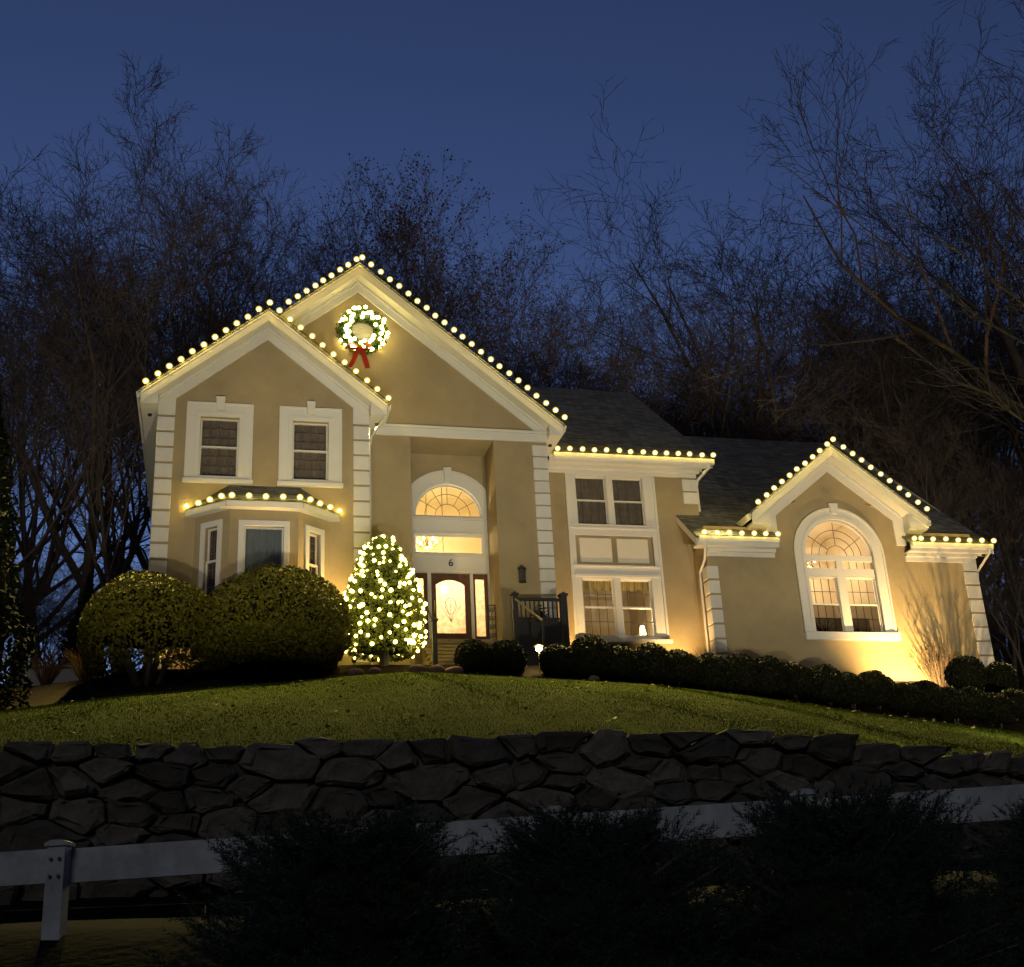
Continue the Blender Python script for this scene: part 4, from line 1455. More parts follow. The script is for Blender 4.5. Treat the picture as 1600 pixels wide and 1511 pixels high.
def ellipsoid_mesh(name, rx, ry, rz, m, seed, amp, cz=0.0, k=20, zmin=None, rdn=None):
    b = MB()
    n = k
    for i in range(n + 1):
        th = math.pi * i / n
        for j in range(2 * n):
            a = math.pi * j / n
            b.v.append((math.sin(th) * math.cos(a), math.sin(th) * math.sin(a), -math.cos(th)))
    d = np.array(b.v)
    l = lump(d, seed, amp)
    for i, p in enumerate(b.v):
        z = p[2] * (rdn if rdn and p[2] < 0 else rz) * l[i] + cz
        if zmin is not None:
            z = max(z, zmin)
        q = 1.0
        if rdn and p[2] < 0:
            q = (1 - 0.25 * p[2] ** 2) / max(0.12, math.hypot(p[0], p[1]))
            q = min(q, 4.0)
        b.v[i] = (p[0] * rx * l[i] * q, p[1] * ry * l[i] * q, z)
    for i in range(n):
        for j in range(2 * n):
            q = (j + 1) % (2 * n)
            b.f.append((i * 2 * n + j, i * 2 * n + q, (i + 1) * 2 * n + q, (i + 1) * 2 * n + j))
    return b.mesh(name, m, True)


def globe_shrub(name, label, loc, r, h, n, leaf, m, seed, open_base=False, group=None, cat='shrub', core=True, zc=0.5, amp=0.06):
    z = ground_z(loc[0], loc[1])
    t = thing(name, label, cat, (loc[0], loc[1], z), group)
    rs = np.random.RandomState(seed)
    d = sphere_dirs(n, rs)
    l = lump(d, seed, amp)
    depth = 1 - np.abs(rs.normal(0, 0.045, n))
    cz = h * zc
    rz_up, rz_dn = h - cz, cz * 0.92
    rz = np.where(d[:, 2] > 0, rz_up, rz_dn)
    hz = np.hypot(d[:, 0], d[:, 1]) + 1e-6
    q = np.where(d[:, 2] < 0, (1 - 0.25 * d[:, 2] ** 2) / hz, 1.0)
    P = np.stack([d[:, 0] * r * l * depth * q, d[:, 1] * r * l * depth * q, cz + d[:, 2] * rz * l * depth], 1)
    keep = P[:, 2] > 0.0
    if open_base:
        thin = (P[:, 2] < h * 0.30) & (rs.uniform(0, 1, n) < 0.62)
        keep &= ~thin
    P, d2 = P[keep], d[keep]
    obj('foliage', np_mesh('foliage', *leaf_cloud(P, d2 * 1.0, leaf, rs, 0.9), m), t)
    if core:
        obj('opaque_core', ellipsoid_mesh('opaque_core', r * 0.9, r * 0.9, (rz_up if not open_base else rz_up * 0.93) * 0.92, 'yew_core' if m != 'holly' else 'yew_core', seed, amp, cz, 14, h * 0.42 if open_base else 0.02, rz_dn * 0.92), t)  # dark body added to block light through the leaf shell
    b = MB()
    r2 = random.Random(seed)
    for k in range(7 if open_base else 3):
        a = r2.uniform(0, 6.28)
        rr0 = r2.uniform(0.05, 0.25) * r
        rr1 = r2.uniform(0.3, 0.6) * r
        b.tube([(rr0 * math.cos(a), rr0 * math.sin(a), -0.1), (0.6 * rr1 * math.cos(a), 0.6 * rr1 * math.sin(a), h * 0.25), (rr1 * math.cos(a + 0.3), rr1 * math.sin(a + 0.3), h * 0.55)], [0.05 * r, 0.04 * r, 0.02 * r], 6)
    b.build('stem', 'bark', t)
    return t


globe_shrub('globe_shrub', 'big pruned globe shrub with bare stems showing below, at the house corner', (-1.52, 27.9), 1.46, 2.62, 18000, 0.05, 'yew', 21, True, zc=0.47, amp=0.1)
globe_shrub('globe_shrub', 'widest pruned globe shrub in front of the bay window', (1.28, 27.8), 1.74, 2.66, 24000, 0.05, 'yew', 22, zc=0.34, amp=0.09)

BG = 'small clipped boxwood globes in the front bed'
for i, (x, y, r, h, lab) in enumerate([
        (5.92, 27.55, 0.48, 0.80, 'small clipped boxwood globe in front of the porch steps'),
        (6.70, 27.60, 0.52, 0.82, 'small clipped boxwood globe between steps and path light'),
        (7.95, 27.55, 0.45, 0.78, 'small clipped boxwood globe just right of the glowing path light')]):
    globe_shrub('boxwood_globe', lab, (x, y), r, h, 2600, 0.035, 'box_leaf', 40 + i, False, BG)
proto = None
rr = random.Random(4)
hx = [8.72, 9.42, 10.2, 11.0, 11.75, 12.5, 13.25, 14.0, 14.75, 15.5, 16.25, 17.0, 17.7, 18.35, 19.0, 19.6]
for i, x in enumerate(hx):
    y = 27.45 + rr.uniform(-0.1, 0.1) + (0.2 if x > 16 else 0)
    if i in (0, 5):
        p = globe_shrub('hedge_shrub', 'round boxwood in the dark hedge row stepping down past the wing', (x, y), 0.5, 0.98, 2800, 0.036, 'box_leaf', 60 + i, False, 'hedge row of round boxwoods below the wing')
        if i == 0:
            proto = p
        else:
            proto2 = p
        p.scale = (1.05, 1.05, 1.0)
        if i == 0:
            p['label'] = 'biggest round boxwood at the upper end of the hedge row'
            p.scale = (1.18, 1.18, 1.08)
    else:
        p = copy_tree(proto if i % 2 else (proto2 if i > 5 else proto))
        p['label'] = 'round boxwood in the dark hedge row stepping down past the wing'
        p.location = (x, y, ground_z(x, y))
        p.rotation_euler = (0, 0, rr.uniform(0, 6.28))
        s = rr.uniform(0.92, 1.1)
        p.scale = (s * 1.05, s * 1.05, s * (0.95 if x < 17 else 0.88))
for x, y, s, lab in ((19.9, 29.0, 0.95, 'taller round boxwood standing behind the end of the hedge'), (20.9, 29.0, 0.85, 'round boxwood below the downspout corner of the wing'), (20.35, 27.9, 0.85, 'last low boxwood at the bottom end of the hedge')):
    p = copy_tree(proto)
    p['label'] = lab
    p['group'] = 'hedge row of round boxwoods below the wing'
    p.location = (x, y, ground_z(x, y))
    p.scale = (s * 1.15, s * 1.15, s)
    p.rotation_euler = (0, 0, x)

# lit evergreen
rs = np.random.RandomState(17)
lx, ly = 3.93, 28.65
lz = ground_z(lx, ly)
lt = thing('lit_evergreen', 'rounded cone evergreen covered in warm lights beside the steps', 'evergreen', (lx, ly, lz))
ht = 9.82 - lz


def prof(z):
    """half width of the lit evergreen against height above ground (0..1)"""
    return np.interp(z, [0.06, 0.12, 0.22, 0.36, 0.52, 0.68, 0.82, 0.91, 0.97, 1.0], [0.62, 0.96, 1.06, 1.04, 0.92, 0.74, 0.54, 0.38, 0.20, 0.03])


n = 13000
zz = rs.uniform(0.07, 1.0, n)
aa = rs.uniform(0, 2 * np.pi, n)
ring = np.stack([np.cos(aa), np.sin(aa), zz * 3], 1)
rad = prof(zz) * lump(ring, 9, 0.09, 2.5) * (1 - np.abs(rs.normal(0, 0.10, n)))
P = np.stack([rad * np.cos(aa), rad * np.sin(aa), zz * ht], 1)
Nn = np.stack([np.cos(aa), np.sin(aa), 0 * aa + 0.4], 1)
obj('foliage', np_mesh('foliage', *leaf_cloud(P, Nn, 0.05, rs, 0.9), 'holly'), lt)
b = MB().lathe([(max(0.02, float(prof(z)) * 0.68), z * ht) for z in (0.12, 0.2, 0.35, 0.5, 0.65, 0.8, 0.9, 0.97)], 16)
b.build('opaque_core', 'yew_core', lt, True)
MB().tube([(0, 0, -0.1), (0.02, 0, 0.4), (0, 0, ht * 0.6)], [0.13, 0.11, 0.05], 8).build('trunk', 'bark', lt)
tb = MB().lathe([(0.004, -0.046), (0.034, -0.028), (0.047, 0.0), (0.034, 0.03), (0.004, 0.046)], 8).mesh('bulb', 'tree_bulb', True)
ts = thing('tree_lights', 'dense string of warm lights wound round the rounded evergreen', 'string lights', (lx, ly, lz))
rr = random.Random(31)
cpts = []
nb = 290
for k in range(nb):
    z = 0.10 + 0.88 * (k / nb) ** 1.12
    a = k * 0.515 + rr.uniform(-0.3, 0.3)
    d = np.array([[math.cos(a), math.sin(a), z * 3]])
    r = float(prof(z)) * float(lump(d, 9, 0.09, 2.5)[0]) * rr.uniform(0.94, 1.03) + 0.01
    p = (r * math.cos(a), r * math.sin(a), z * ht + rr.uniform(-0.09, 0.09))
    cpts.append((p[0] * 0.95, p[1] * 0.95, p[2]))
    o = obj('bulb', tb, ts)
    o.location = p
    o.scale = [rr.uniform(0.6, 1.2)] * 3
MB().tube(cpts, 0.006, 3).build('cord', 'cord', ts)

# small twiggy shrubs
def twig_shrub(name, label, loc, h, spread, n, m, seed, lean=0.0, group=None, cat='shrub', rad=0.008, sub=2):
    z = ground_z(loc[0], loc[1])
    t = thing(name, label, cat, (loc[0], loc[1], z), group)
    r2 = random.Random(seed)
    b = MB()
    for k in range(n):
        a = r2.uniform(0, 6.28)
        s = spread * math.sqrt(r2.random())
        hh = h * r2.uniform(0.55, 1.0)
        base = Vector((0.15 * s * math.cos(a), 0.15 * s * math.sin(a), -0.03))
        tip = Vector((s * math.cos(a) + lean, s * math.sin(a), hh))
        mid = base.lerp(tip, 0.55) + Vector((r2.uniform(-0.05, 0.05), r2.uniform(-0.05, 0.05), hh * 0.12))
        b.tube([base, mid, tip], [rad, rad * 0.7, rad * 0.25], 3, False)
        for q in range(sub):
            f = r2.uniform(0.35, 0.9)
            st_ = base.lerp(tip, f)
            e2 = st_ + Vector((r2.uniform(-0.2, 0.2), r2.uniform(-0.2, 0.2), r2.uniform(0.08, 0.3))) * h * 0.5
            b.tube([st_, e2], [rad * 0.6, rad * 0.2], 3, False)
    b.build('stem', m, t)
    return t


twig_shrub('bare_shrub', 'bare twiggy shrub in front of the wing up light', (20.05, 30.45), 1.8, 0.65, 90, 'dark_twig', 5, 0.1, rad=0.008, sub=3)
twig_shrub('bare_shrub', 'low reddish bare shrub in the corner between middle block and wing', (13.3, 30.6), 1.05, 0.75, 80, 'dry_grass', 6, rad=0.007)
twig_shrub('grass_clump', 'dry brown ornamental grass clump before the low garden wall', (-3.75, 29.3), 0.85, 0.6, 170, 'dry_grass', 7, cat='grass clump', rad=0.006, sub=0)
twig_shrub('grass_clump', 'dry brown ornamental grass clump beside the big globe shrub', (-2.85, 28.8), 0.75, 0.6, 170, 'dry_grass', 8, cat='grass clump', rad=0.006, sub=0)
lw = thing('low_garden_wall', 'low grey garden wall with flat cap left of the house', 'wall', (-3.7, 31.2, ground_z(-3.7, 31.2)))
MB().box(-0.95, 0.85, -0.15, 0.15, -0.3, 0.72).build('wall_core', 'vent_grey', lw)
MB().box(-1.0, 0.9, -0.2, 0.2, 0.721, 0.79).build('cap_stone', 'kerb', lw, False, 0.01)

# bed-edge rocks
def rock_mesh(seed, sx, sy, sz, m):
    r = np.random.RandomState(seed)
    b = MB()
    n = 7
    for i in range(n + 1):
        th = math.pi * i / n
        for j in range(10):
            a = 2 * math.pi * j / 10
            b.v.append((math.sin(th) * math.cos(a), math.sin(th) * math.sin(a), -math.cos(th)))
    d = np.array(b.v)
    l = lump(d, seed, 0.16, 1.7)
    b.v = [(p[0] * sx * l[i], p[1] * sy * l[i], p[2] * sz * l[i]) for i, p in enumerate(b.v)]
    for i in range(n):
        for j in range(10):
            q = (j + 1) % 10
            b.f.append((i * 10 + j, i * 10 + q, (i + 1) * 10 + q, (i + 1) * 10 + j))
    return b.mesh('rock', m, True)


for i, (x, y, sx, sz, lab) in enumerate([(4.55, 27.35, 0.26, 0.15, 'largest pinkish edging rock beneath the lit evergreen'), (4.98, 27.3, 0.2, 0.15, 'round pinkish edging rock next to the stair post'),
                                         (5.4, 27.3, 0.22, 0.13, 'low pale edging rock before the porch steps'), (3.55, 27.4, 0.17, 0.11, 'small dark edging rock under the evergreen trunk'),
                                         (3.1, 27.3, 0.2, 0.12, 'flat edging rock between globe shrub and evergreen'), (8.65, 27.0, 0.15, 0.1, 'small pale rock at the upper hedge end')]):
    o = obj('edging_rock', rock_mesh(70 + i, sx, sx * 0.8, sz, 'rock_pink'))
    o.location = (x, y, ground_z(x, y) + sz * 0.55)
    tag(o, lab, 'rock', 'edging rocks along the front bed')

# ---------------------------------------------------------------- boulder retaining wall
rs = np.random.RandomState(12)
rw = thing('retaining_wall', 'dry-laid boulder retaining wall below the front lawn', 'wall', (3.5, 12.5, 0.6), world_parts=True)


def clip(poly, nx, nz, c):
    out = []
    for i in range(len(poly)):
        p, q = poly[i], poly[(i + 1) % len(poly)]
        dp, dq = p[0] * nx + p[1] * nz - c, q[0] * nx + q[1] * nz - c
        if dp <= 0:
            out.append(p)
        if dp * dq < 0:
            t = dp / (dp - dq)
            out.append((p[0] + t * (q[0] - p[0]), p[1] + t * (q[1] - p[1])))
    return out


ASP = 1.4
seeds = []
for k in range(6000):          # dart throwing: a mix of big and small stones
    x = rs.uniform(-4.6, 12.6)
    big = rs.choice([0.17, 0.24, 0.33], p=[0.42, 0.36, 0.22])
    z = rs.uniform(0.5, lerp_tab(WTOP, x) - 0.02)
    if all(((x - q[0]) / 1.55) ** 2 + (z - q[1]) ** 2 > ((big + q[2]) * 0.5) ** 2 * 1.25 for q in seeds):
        seeds.append((x, z, big))
stones = 0
for i, (sx, sz, sr) in enumerate(seeds):
    zt = lerp_tab(WTOP, sx) + rs.uniform(-0.03, 0.07)
    poly = [(sx - 1.2, 0.42), (sx + 1.2, 0.42), (sx + 1.2, zt), (sx - 1.2, zt)]
    for j, (qx, qz, qr) in enumerate(seeds):
        if i == j or abs(qx - sx) > 2.2:
            continue
        ax, az = (qx - sx) / ASP, (qz - sz) * ASP
        nx_, nz_ = ax / ASP, az * ASP
        fr = sr / (sr + qr)
        mx_, mz_ = sx + (qx - sx) * fr, sz + (qz - sz) * fr
        poly = clip(poly, nx_, nz_, nx_ * mx_ + nz_ * mz_)
        if len(poly) < 3:
            break
    if len(poly) < 3:
        continue
    cx = sum(p[0] for p in poly) / len(poly)
    cz = sum(p[1] for p in poly) / len(poly)
    # subdivide the outline, pull in for the joint, roughen
    pts = []
    for k in range(len(poly)):
        p, q = poly[k], poly[(k + 1) % len(poly)]
        if math.hypot(q[0] - p[0], q[1] - p[1]) < 0.05:
            continue
        for t in ((0.12, 0.88) if math.hypot(q[0] - p[0], q[1] - p[1]) < 0.35 else (0.1, 0.5, 0.9)):
            x_, z_ = p[0] + (q[0] - p[0]) * t, p[1] + (q[1] - p[1]) * t
            pts.append((x_ + rs.normal(0, 0.012), z_ + rs.normal(0, 0.012)))
    if len(pts) < 4:
        continue
    sw = max(p[0] for p in pts) - min(p[0] for p in pts)
    sh = max(p[1] for p in pts) - min(p[1] for p in pts)
    g = 0.004 + rs.uniform(0, 0.011)
    fx, fz = max(0.6, 1 - 2 * g / max(sw, 0.1)), max(0.6, 1 - 2 * g / max(sh, 0.1))
    yf = 12.42 + 0.10 * (cz - 1.2) + rs.uniform(-0.06, 0.06) + 0.10 * math.sin(cx * 0.7)
    tilt_x, tilt_z = rs.normal(0, 0.07), rs.normal(0.07, 0.08)
    b = MB()
    k = len(pts)
    bulge = rs.uniform(0.6, 1.3)
    for f_, dy in ((1.0, 0.30), (1.0, 0.05), (0.955, 0.018), (0.70, -0.010 * bulge)):
        for (px_, pz_) in pts:
            X, Z = (px_ - cx) * fx * f_, (pz_ - cz) * fz * f_
            rough = rs.normal(0, 0.014) if dy < 0.05 else 0
            b.v.append((X, dy + X * tilt_x + Z * tilt_z + rough, Z))
    for l in range(3):
        for q in range(k):
            r_ = (q + 1) % k
            b.f.append((l * k + q, l * k + r_, (l + 1) * k + r_, (l + 1) * k + q))
    b.f.append(tuple(3 * k + q for q in range(k)))
    o = b.build('stone', 'stone', rw)
    o.location = (cx, yf, cz)
    stones += 1
b = MB()
for i in range(96):
    xa, xb = -5.0 + i * 0.19, -5.0 + (i + 1) * 0.19
    za, zb = lerp_tab(WTOP, xa) - 0.12, lerp_tab(WTOP, xb) - 0.12
    fy = lambda x, z: 12.53 + 0.10 * (z - 1.2) + 0.10 * math.sin(x * 0.7)
    b.poly([(xa, fy(xa, 0.35), 0.35), (xb, fy(xb, 0.35), 0.35), (xb, fy(xb, zb), zb), (xa, fy(xa, za), za)])
b.build('backfill', 'stone', rw)
b = MB()
for i in range(16):
    x0 = -6 + i * 1.2
    b.box(x0 + 0.004, x0 + 1.196, 8.55 - 0.06 * i, 8.60 - 0.06 * i, 0.2, ground_z(x0, 8.6 - 0.06 * i) + 0.07)
tag(b.build('bed_edging', 'verge', None, False, 0.01), 'low thin edging strip between fence and boulder wall', 'edging')

# ---------------------------------------------------------------- white post-and-rail fence
fdir = Vector((1, -0.28, 0)).normalized()
fnorm = Vector((-0.28, -1, 0)).normalized()
frz = math.atan2(-0.28, 1)
fence = thing('fence', 'white post-and-rail fence with flat caps behind the dark conifers', 'fence', (-0.74, 6.91, 0.2), rz=frz)
fence.rotation_euler = (0, -0.013, frz)
SP = 1.282
zoff = 0.2
post_me = MB().box(-0.046, 0.046, -0.046, 0.046, -0.35, 0.42).mesh('post', 'fence_white')
cap_me = MB().prism_z([(-0.058, -0.058), (0.058, -0.058), (0.058, 0.058), (-0.058, 0.058)], 0.4205, 0.438)
cap_me.prism([(-0.058, 0.438), (0.058, 0.438), (0.025, 0.450), (-0.025, 0.450)], -0.058, 0.058)
cap_me = cap_me.mesh('post_cap', 'fence_white')
bolt_me = MB().tube([(0, 0, 0), (0, -0.010, 0)], 0.009, 8).mesh('bolt', 'bolt')
rail_me = MB().box(0.003, SP - 0.003, 0.047, 0.082, 0.245, 0.415).mesh('rail', 'fence_white')
rr = random.Random(2)
for k in range(-3, 8):
    o = obj('post', post_me, fence)
    o.location = (k * SP, 0, 0)
    o.rotation_euler = (rr.uniform(-0.015, 0.015), rr.uniform(-0.015, 0.015), 0)
    c = obj('post_cap', cap_me, o)
    for bx in (-0.022, 0.022):
        for bz in (0.27, 0.355):
            q = obj('bolt', bolt_me, o)
            q.location = (bx, -0.0465, bz)
    o = obj('rail', rail_me, fence)
    o.location = (k * SP, 0, rr.uniform(-0.006, 0.006))


# ---------------------------------------------------------------- dark conifers before the fence
def conifer_mesh(seed, r, h, m, nb=330):
    """low spreading spruce: boughs with side sprigs, each sprig a brush of thin needles"""
    rs = np.random.RandomState(seed)
    S, D, L = [], [], []
    bark = MB()
    for k in range(nb):
        a = rs.uniform(0, 2 * np.pi)
        t = rs.uniform(0.02, 0.97)
        ln = r * (1.08 - 0.85 * t ** 4) * rs.uniform(0.75, 1.12)
        d = np.array([math.cos(a), math.sin(a), 0.15 + 0.75 * t * t])
        d /= np.linalg.norm(d)
        s0 = np.array([0, 0, h * t * 0.78])
        side = np.cross(d, [0, 0, 1.0])
        side /= np.linalg.norm(side)
        for q in range(8):
            f = 0.42 + 0.58 * q / 7
            c = s0 + d * ln * f + np.array([0, 0, -0.05 * math.sin(f * 3)])
            for sgn in ((-1, 1) if q < 7 else (0,)):
                dd = d * 0.8 + side * sgn * 0.75 + rs.normal(0, 0.14, 3) + np.array([0, 0, 0.15])
                S.append(c)
                D.append(dd / np.linalg.norm(dd))
                L.append(0.16 * (1.25 - f) + 0.06)
        if k % 3 == 0:
            bark.tube([tuple(s0), tuple(s0 + d * ln * 0.5), tuple(s0 + d * ln * 0.95)], [0.012, 0.008, 0.003], 3, False)
    S, D, L = np.array(S), np.array(D), np.array(L)
    nn = 30
    S = np.repeat(S, nn, 0)
    D = np.repeat(D, nn, 0)
    L = np.repeat(L, nn)[:, None]
    n = len(S)
    p = S + D * L * rs.uniform(0.02, 1.0, (n, 1))
    o = np.cross(D, rs.normal(0, 1, (n, 3)))
    o /= np.linalg.norm(o, axis=1)[:, None] + 1e-9
    nd = D * 0.75 + o * 0.7
    nd /= np.linalg.norm(nd, axis=1)[:, None]
    w = np.cross(nd, rs.normal(0, 1, (n, 3)))
    w /= np.linalg.norm(w, axis=1)[:, None] + 1e-9
    ln = rs.uniform(0.018, 0.034, (n, 1))
    V = np.stack([p - w * 0.0022, p + w * 0.0022, p + nd * ln], 1).reshape(-1, 3)
    bark.tube([(0, 0, -0.1), (0, 0, h * 0.9)], [0.05, 0.01], 6)
    return np_mesh('foliage', V, np.arange(len(V)).reshape(-1, 3), m, 3), bark.mesh('trunk', 'bark')


cm = [conifer_mesh(5, 0.62, 1.3, 'spruce'), conifer_mesh(6, 0.62, 1.3, 'spruce')]
for i, (x, y, top, s, lab) in enumerate([(0.56, 5.12, 0.74, 1.04, 'dark low spruce nearest the visible white fence post'), (1.52, 4.85, 0.70, 0.98, 'dark low spruce second along the fence from the visible post'),
                                          (2.42, 4.55, 0.73, 0.95, 'dark low spruce third along the fence from the visible post'), (3.60, 4.60, 0.65, 1.0, 'dark low spruce at the end of the fence row')]):
    z0 = ground_z(x, y)
    t = thing('low_spruce', lab, 'conifer', (x, y, z0), 'dark low spruces along the fence', rz=i * 1.3)
    core = ellipsoid_mesh('opaque_core', 0.40, 0.40, 0.5, 'evergreen', 80 + i, 0.1, 0.52, 10, 0.02)
    for nme, me in (('foliage', cm[i % 2][0]), ('trunk', cm[i % 2][1]), ('opaque_core', core)):
        obj(nme, me, t)
    hh = (top - z0) / 1.36
    t.scale = (s, s, hh)

# tall evergreen at the left, small pointed conifer by the house corner
def evergreen(name, label, loc, r, h, n, seed, z=None):
    z = ground_z(loc[0], loc[1]) if z is None else z
    t = thing(name, label, 'conifer', (loc[0], loc[1], z))
    rs = np.random.RandomState(seed)
    zz = rs.uniform(0.0, 1.0, n) ** 1.15
    aa = rs.uniform(0, 2 * np.pi, n)
    d = np.stack([np.cos(aa) * 1.5, np.sin(aa) * 1.5, zz * 5], 1)
    rad = r * np.minimum(1.0, 1.25 * (1 - zz)) * lump(d, seed, 0.22, 2.0) * (1 - np.abs(rs.normal(0, 0.18, n)))
    P = np.stack([rad * np.cos(aa), rad * np.sin(aa), zz * h], 1)
    obj('crown', np_mesh('crown', *leaf_cloud(P, np.stack([np.cos(aa), np.sin(aa), 0.3 + 0 * aa], 1), 0.09, rs, 0.9, 0.4), 'evergreen'), t)
    MB().lathe([(r * 0.6, 0.1), (r * 0.65, h * 0.3), (r * 0.35, h * 0.7), (0.03, h * 0.95)], 10).build('opaque_core', 'evergreen', t, True)
    MB().tube([(0, 0, -0.2), (0, 0, h * 0.9)], [0.14, 0.03], 8).build('trunk', 'bark', t)
    return t


evergreen('arborvitae', 'tall dark evergreen at the left end of the lawn', (-4.75, 24.2), 1.35, 7.6, 9000, 91)
evergreen('small_conifer', 'small pointed dark conifer just behind the house corner', (-3.6, 35.5), 0.95, 4.3, 4000, 92)


# ---------------------------------------------------------------- bare woodland trees
def tree_meshes(seed, h, r0, fan=0.55, first=0.35, nl=(8, 6, 7, 6), bark='bark', twig='twig', droop=0.0, leaves=0):
    rr = random.Random(seed)
    big, small = MB(), MB()
    tips = []

    def grow(p, d, ln, rad, lev):
        n = 7 if lev == 0 else (5 if lev == 1 else (4 if lev == 2 else (3 if lev == 3 else 2)))
        pts, rds = [p], [rad]
        dirs = []
        for i in range(n):
            w = 0.05 if lev == 0 else 0.11 + 0.035 * lev
            d = (d + Vector((rr.gauss(0, w), rr.gauss(0, w), rr.gauss(0, w) + (0.02 if lev == 0 else (0.11 if lev == 1 else 0.035)) - droop * (lev > 2)))).normalized()
            p = p + d * (ln / n)
            pts.append(p)
            end = 0.14 if lev < 3 else 0.35
            rds.append(rad * (1 - (1 - end) * (i + 1) / n))
            dirs.append(d)
        (big if lev < 2 else small).tube(pts, rds, 7 if lev == 0 else (5 if lev == 1 else 3), False)
        if lev >= 4:
            tips.append(p)
        if lev >= 5:
            return
        kids = nl[lev] if lev < len(nl) else 2
        for k in range(kids):
            f = (first if lev == 0 else 0.25) + (1 - (first if lev == 0 else 0.25)) * (k + rr.uniform(0.1, 0.9)) / kids
            f = min(0.985, f)
            j = min(n - 1, int(f * n))
            q = pts[j].lerp(pts[j + 1], f * n - j)
            ang = rr.uniform(0.32, 0.72) * (fan / 0.55) if lev < 2 else rr.uniform(0.35, 0.8)
            if lev == 0:
                ang *= 1.15 - 0.6 * f
            az = rr.uniform(0, 6.283)
            o1 = dirs[j].orthogonal().normalized()
            o2 = dirs[j].cross(o1)
            nd = (dirs[j] * math.cos(ang) + (o1 * math.cos(az) + o2 * math.sin(az)) * math.sin(ang)).normalized()
            if lev == 0:
                l2 = h * rr.uniform(0.38, 0.52) * (1.15 - 0.4 * f)
            else:
                l2 = ln * rr.uniform(0.38, 0.62) * (1.15 - 0.4 * f)
            rb = rds[j] + (rds[j + 1] - rds[j]) * (f * n - j)
            grow(q, nd, l2, max(0.0085, rb * (rr.uniform(0.5, 0.72) if lev < 2 else rr.uniform(0.42, 0.62))), lev + 1)

    grow(Vector((0, 0, -0.3)), Vector((rr.gauss(0, 0.03), rr.gauss(0, 0.03), 1)), h * 0.60, r0, 0)
    zmax = sorted(v[2] for v in small.v)[int(len(small.v) * 0.995)]
    for mb in (big, small):
        mb.v = [(x * 20 / zmax, y * 20 / zmax, z * 20 / zmax) for x, y, z in mb.v]
    tips = [t * (20 / zmax) for t in tips]
    out = [('trunk', big.mesh('trunk', bark, True)), ('crown', small.mesh('crown', twig))]
    if leaves:
        rs = np.random.RandomState(seed)
        T = np.array([tuple(t) for t in tips])
        hi = T[rs.randint(0, len(T), leaves)]
        P = hi + rs.normal(0, 0.14, (leaves, 3))
        out.append(('leaves', np_mesh('leaves', *leaf_cloud(P, np.zeros((leaves, 3)) + 0.01, 0.055, rs, 1.0, 0.6), 'oak_leaf')))
    return out


VAR = {
    'a': tree_meshes(101, 22, 0.32, 0.55, 0.42),
    'b': tree_meshes(102, 22, 0.28, 0.45, 0.45),
    'c': tree_meshes(103, 22, 0.36, 0.66, 0.36, (10, 6, 7, 5)),
    'd': tree_meshes(104, 22, 0.25, 0.42, 0.48, (9, 6, 6, 5)),
    'e': tree_meshes(105, 20, 0.30, 0.55, 0.38, (8, 6, 6, 4), leaves=4500),
    'f': tree_meshes(106, 22, 0.46, 0.80, 0.36, (11, 7, 7, 5)),
}
GT = 'bare trees in the wood behind the house'


def put_tree(var, x, y, top, label, rz=0.0, z=None, wide=1.0, lean=0.0, group=GT):
    """top: height of the crown top in world z"""
    z = ground_z(max(-40, min(45, x)), y) if z is None else z
    if label in (L1, L2, L3, L4):
        label = LOOK[var] + label
    t = thing('bare_tree', label, 'tree', (x, y, z - 0.05), group, rz=rz)
    for nme, me in VAR[var]:
        obj(nme, me, t)
    s = 0.97 * (top - z) / 20.0
    t.scale = (s * wide, s * wide, s)
    t.rotation_euler = (0, lean, rz)
    return t


LOOK = {'a': 'straight-trunked ', 'b': 'narrow upright ', 'c': 'many-limbed ', 'd': 'slender ', 'e': 'leafy ', 'f': 'broad-crowned '}
L1 = 'bare tree in the thick group left of the house'
L2 = 'bare tree among the distant trunks left of the house'
L3 = 'bare tree on the dark wooded slope right of the house'
L4 = 'far bare tree showing low between house roof and taller trees'
# left group (X/Y, Y, top z/Y)
for i, (ux, y, uz, v, w) in enumerate([(-0.21, 46, 0.58, 'b', 0.9), (-0.155, 48, 0.64, 'c', 0.8), (-0.10, 45, 0.73, 'a', 1.0), (-0.055, 43, 0.735, 'f', 0.9), (0.0, 46, 0.72, 'b', 1.1), (0.045, 45, 0.70, 'c', 0.9),
                                       (0.085, 48, 0.685, 'a', 1.0), (-0.13, 52, 0.66, 'd', 1.1), (-0.03, 54, 0.67, 'a', 1.1), (0.06, 56, 0.64, 'd', 1.2), (-0.075, 40, 0.60, 'd', 0.9), (-0.17, 39, 0.55, 'd', 1.0), (-0.11, 58, 0.60, 'a', 1.3), (-0.06, 60, 0.62, 'b', 1.3), (0.02, 60, 0.62, 'c', 1.2), (0.10, 58, 0.62, 'b', 1.3), (-0.18, 60, 0.60, 'c', 1.2)]):
    put_tree(v, ux * y, y, uz * 0.985 * y, L1 if i < 7 else L2, rz=i * 2.1 + 0.4, wide=w)
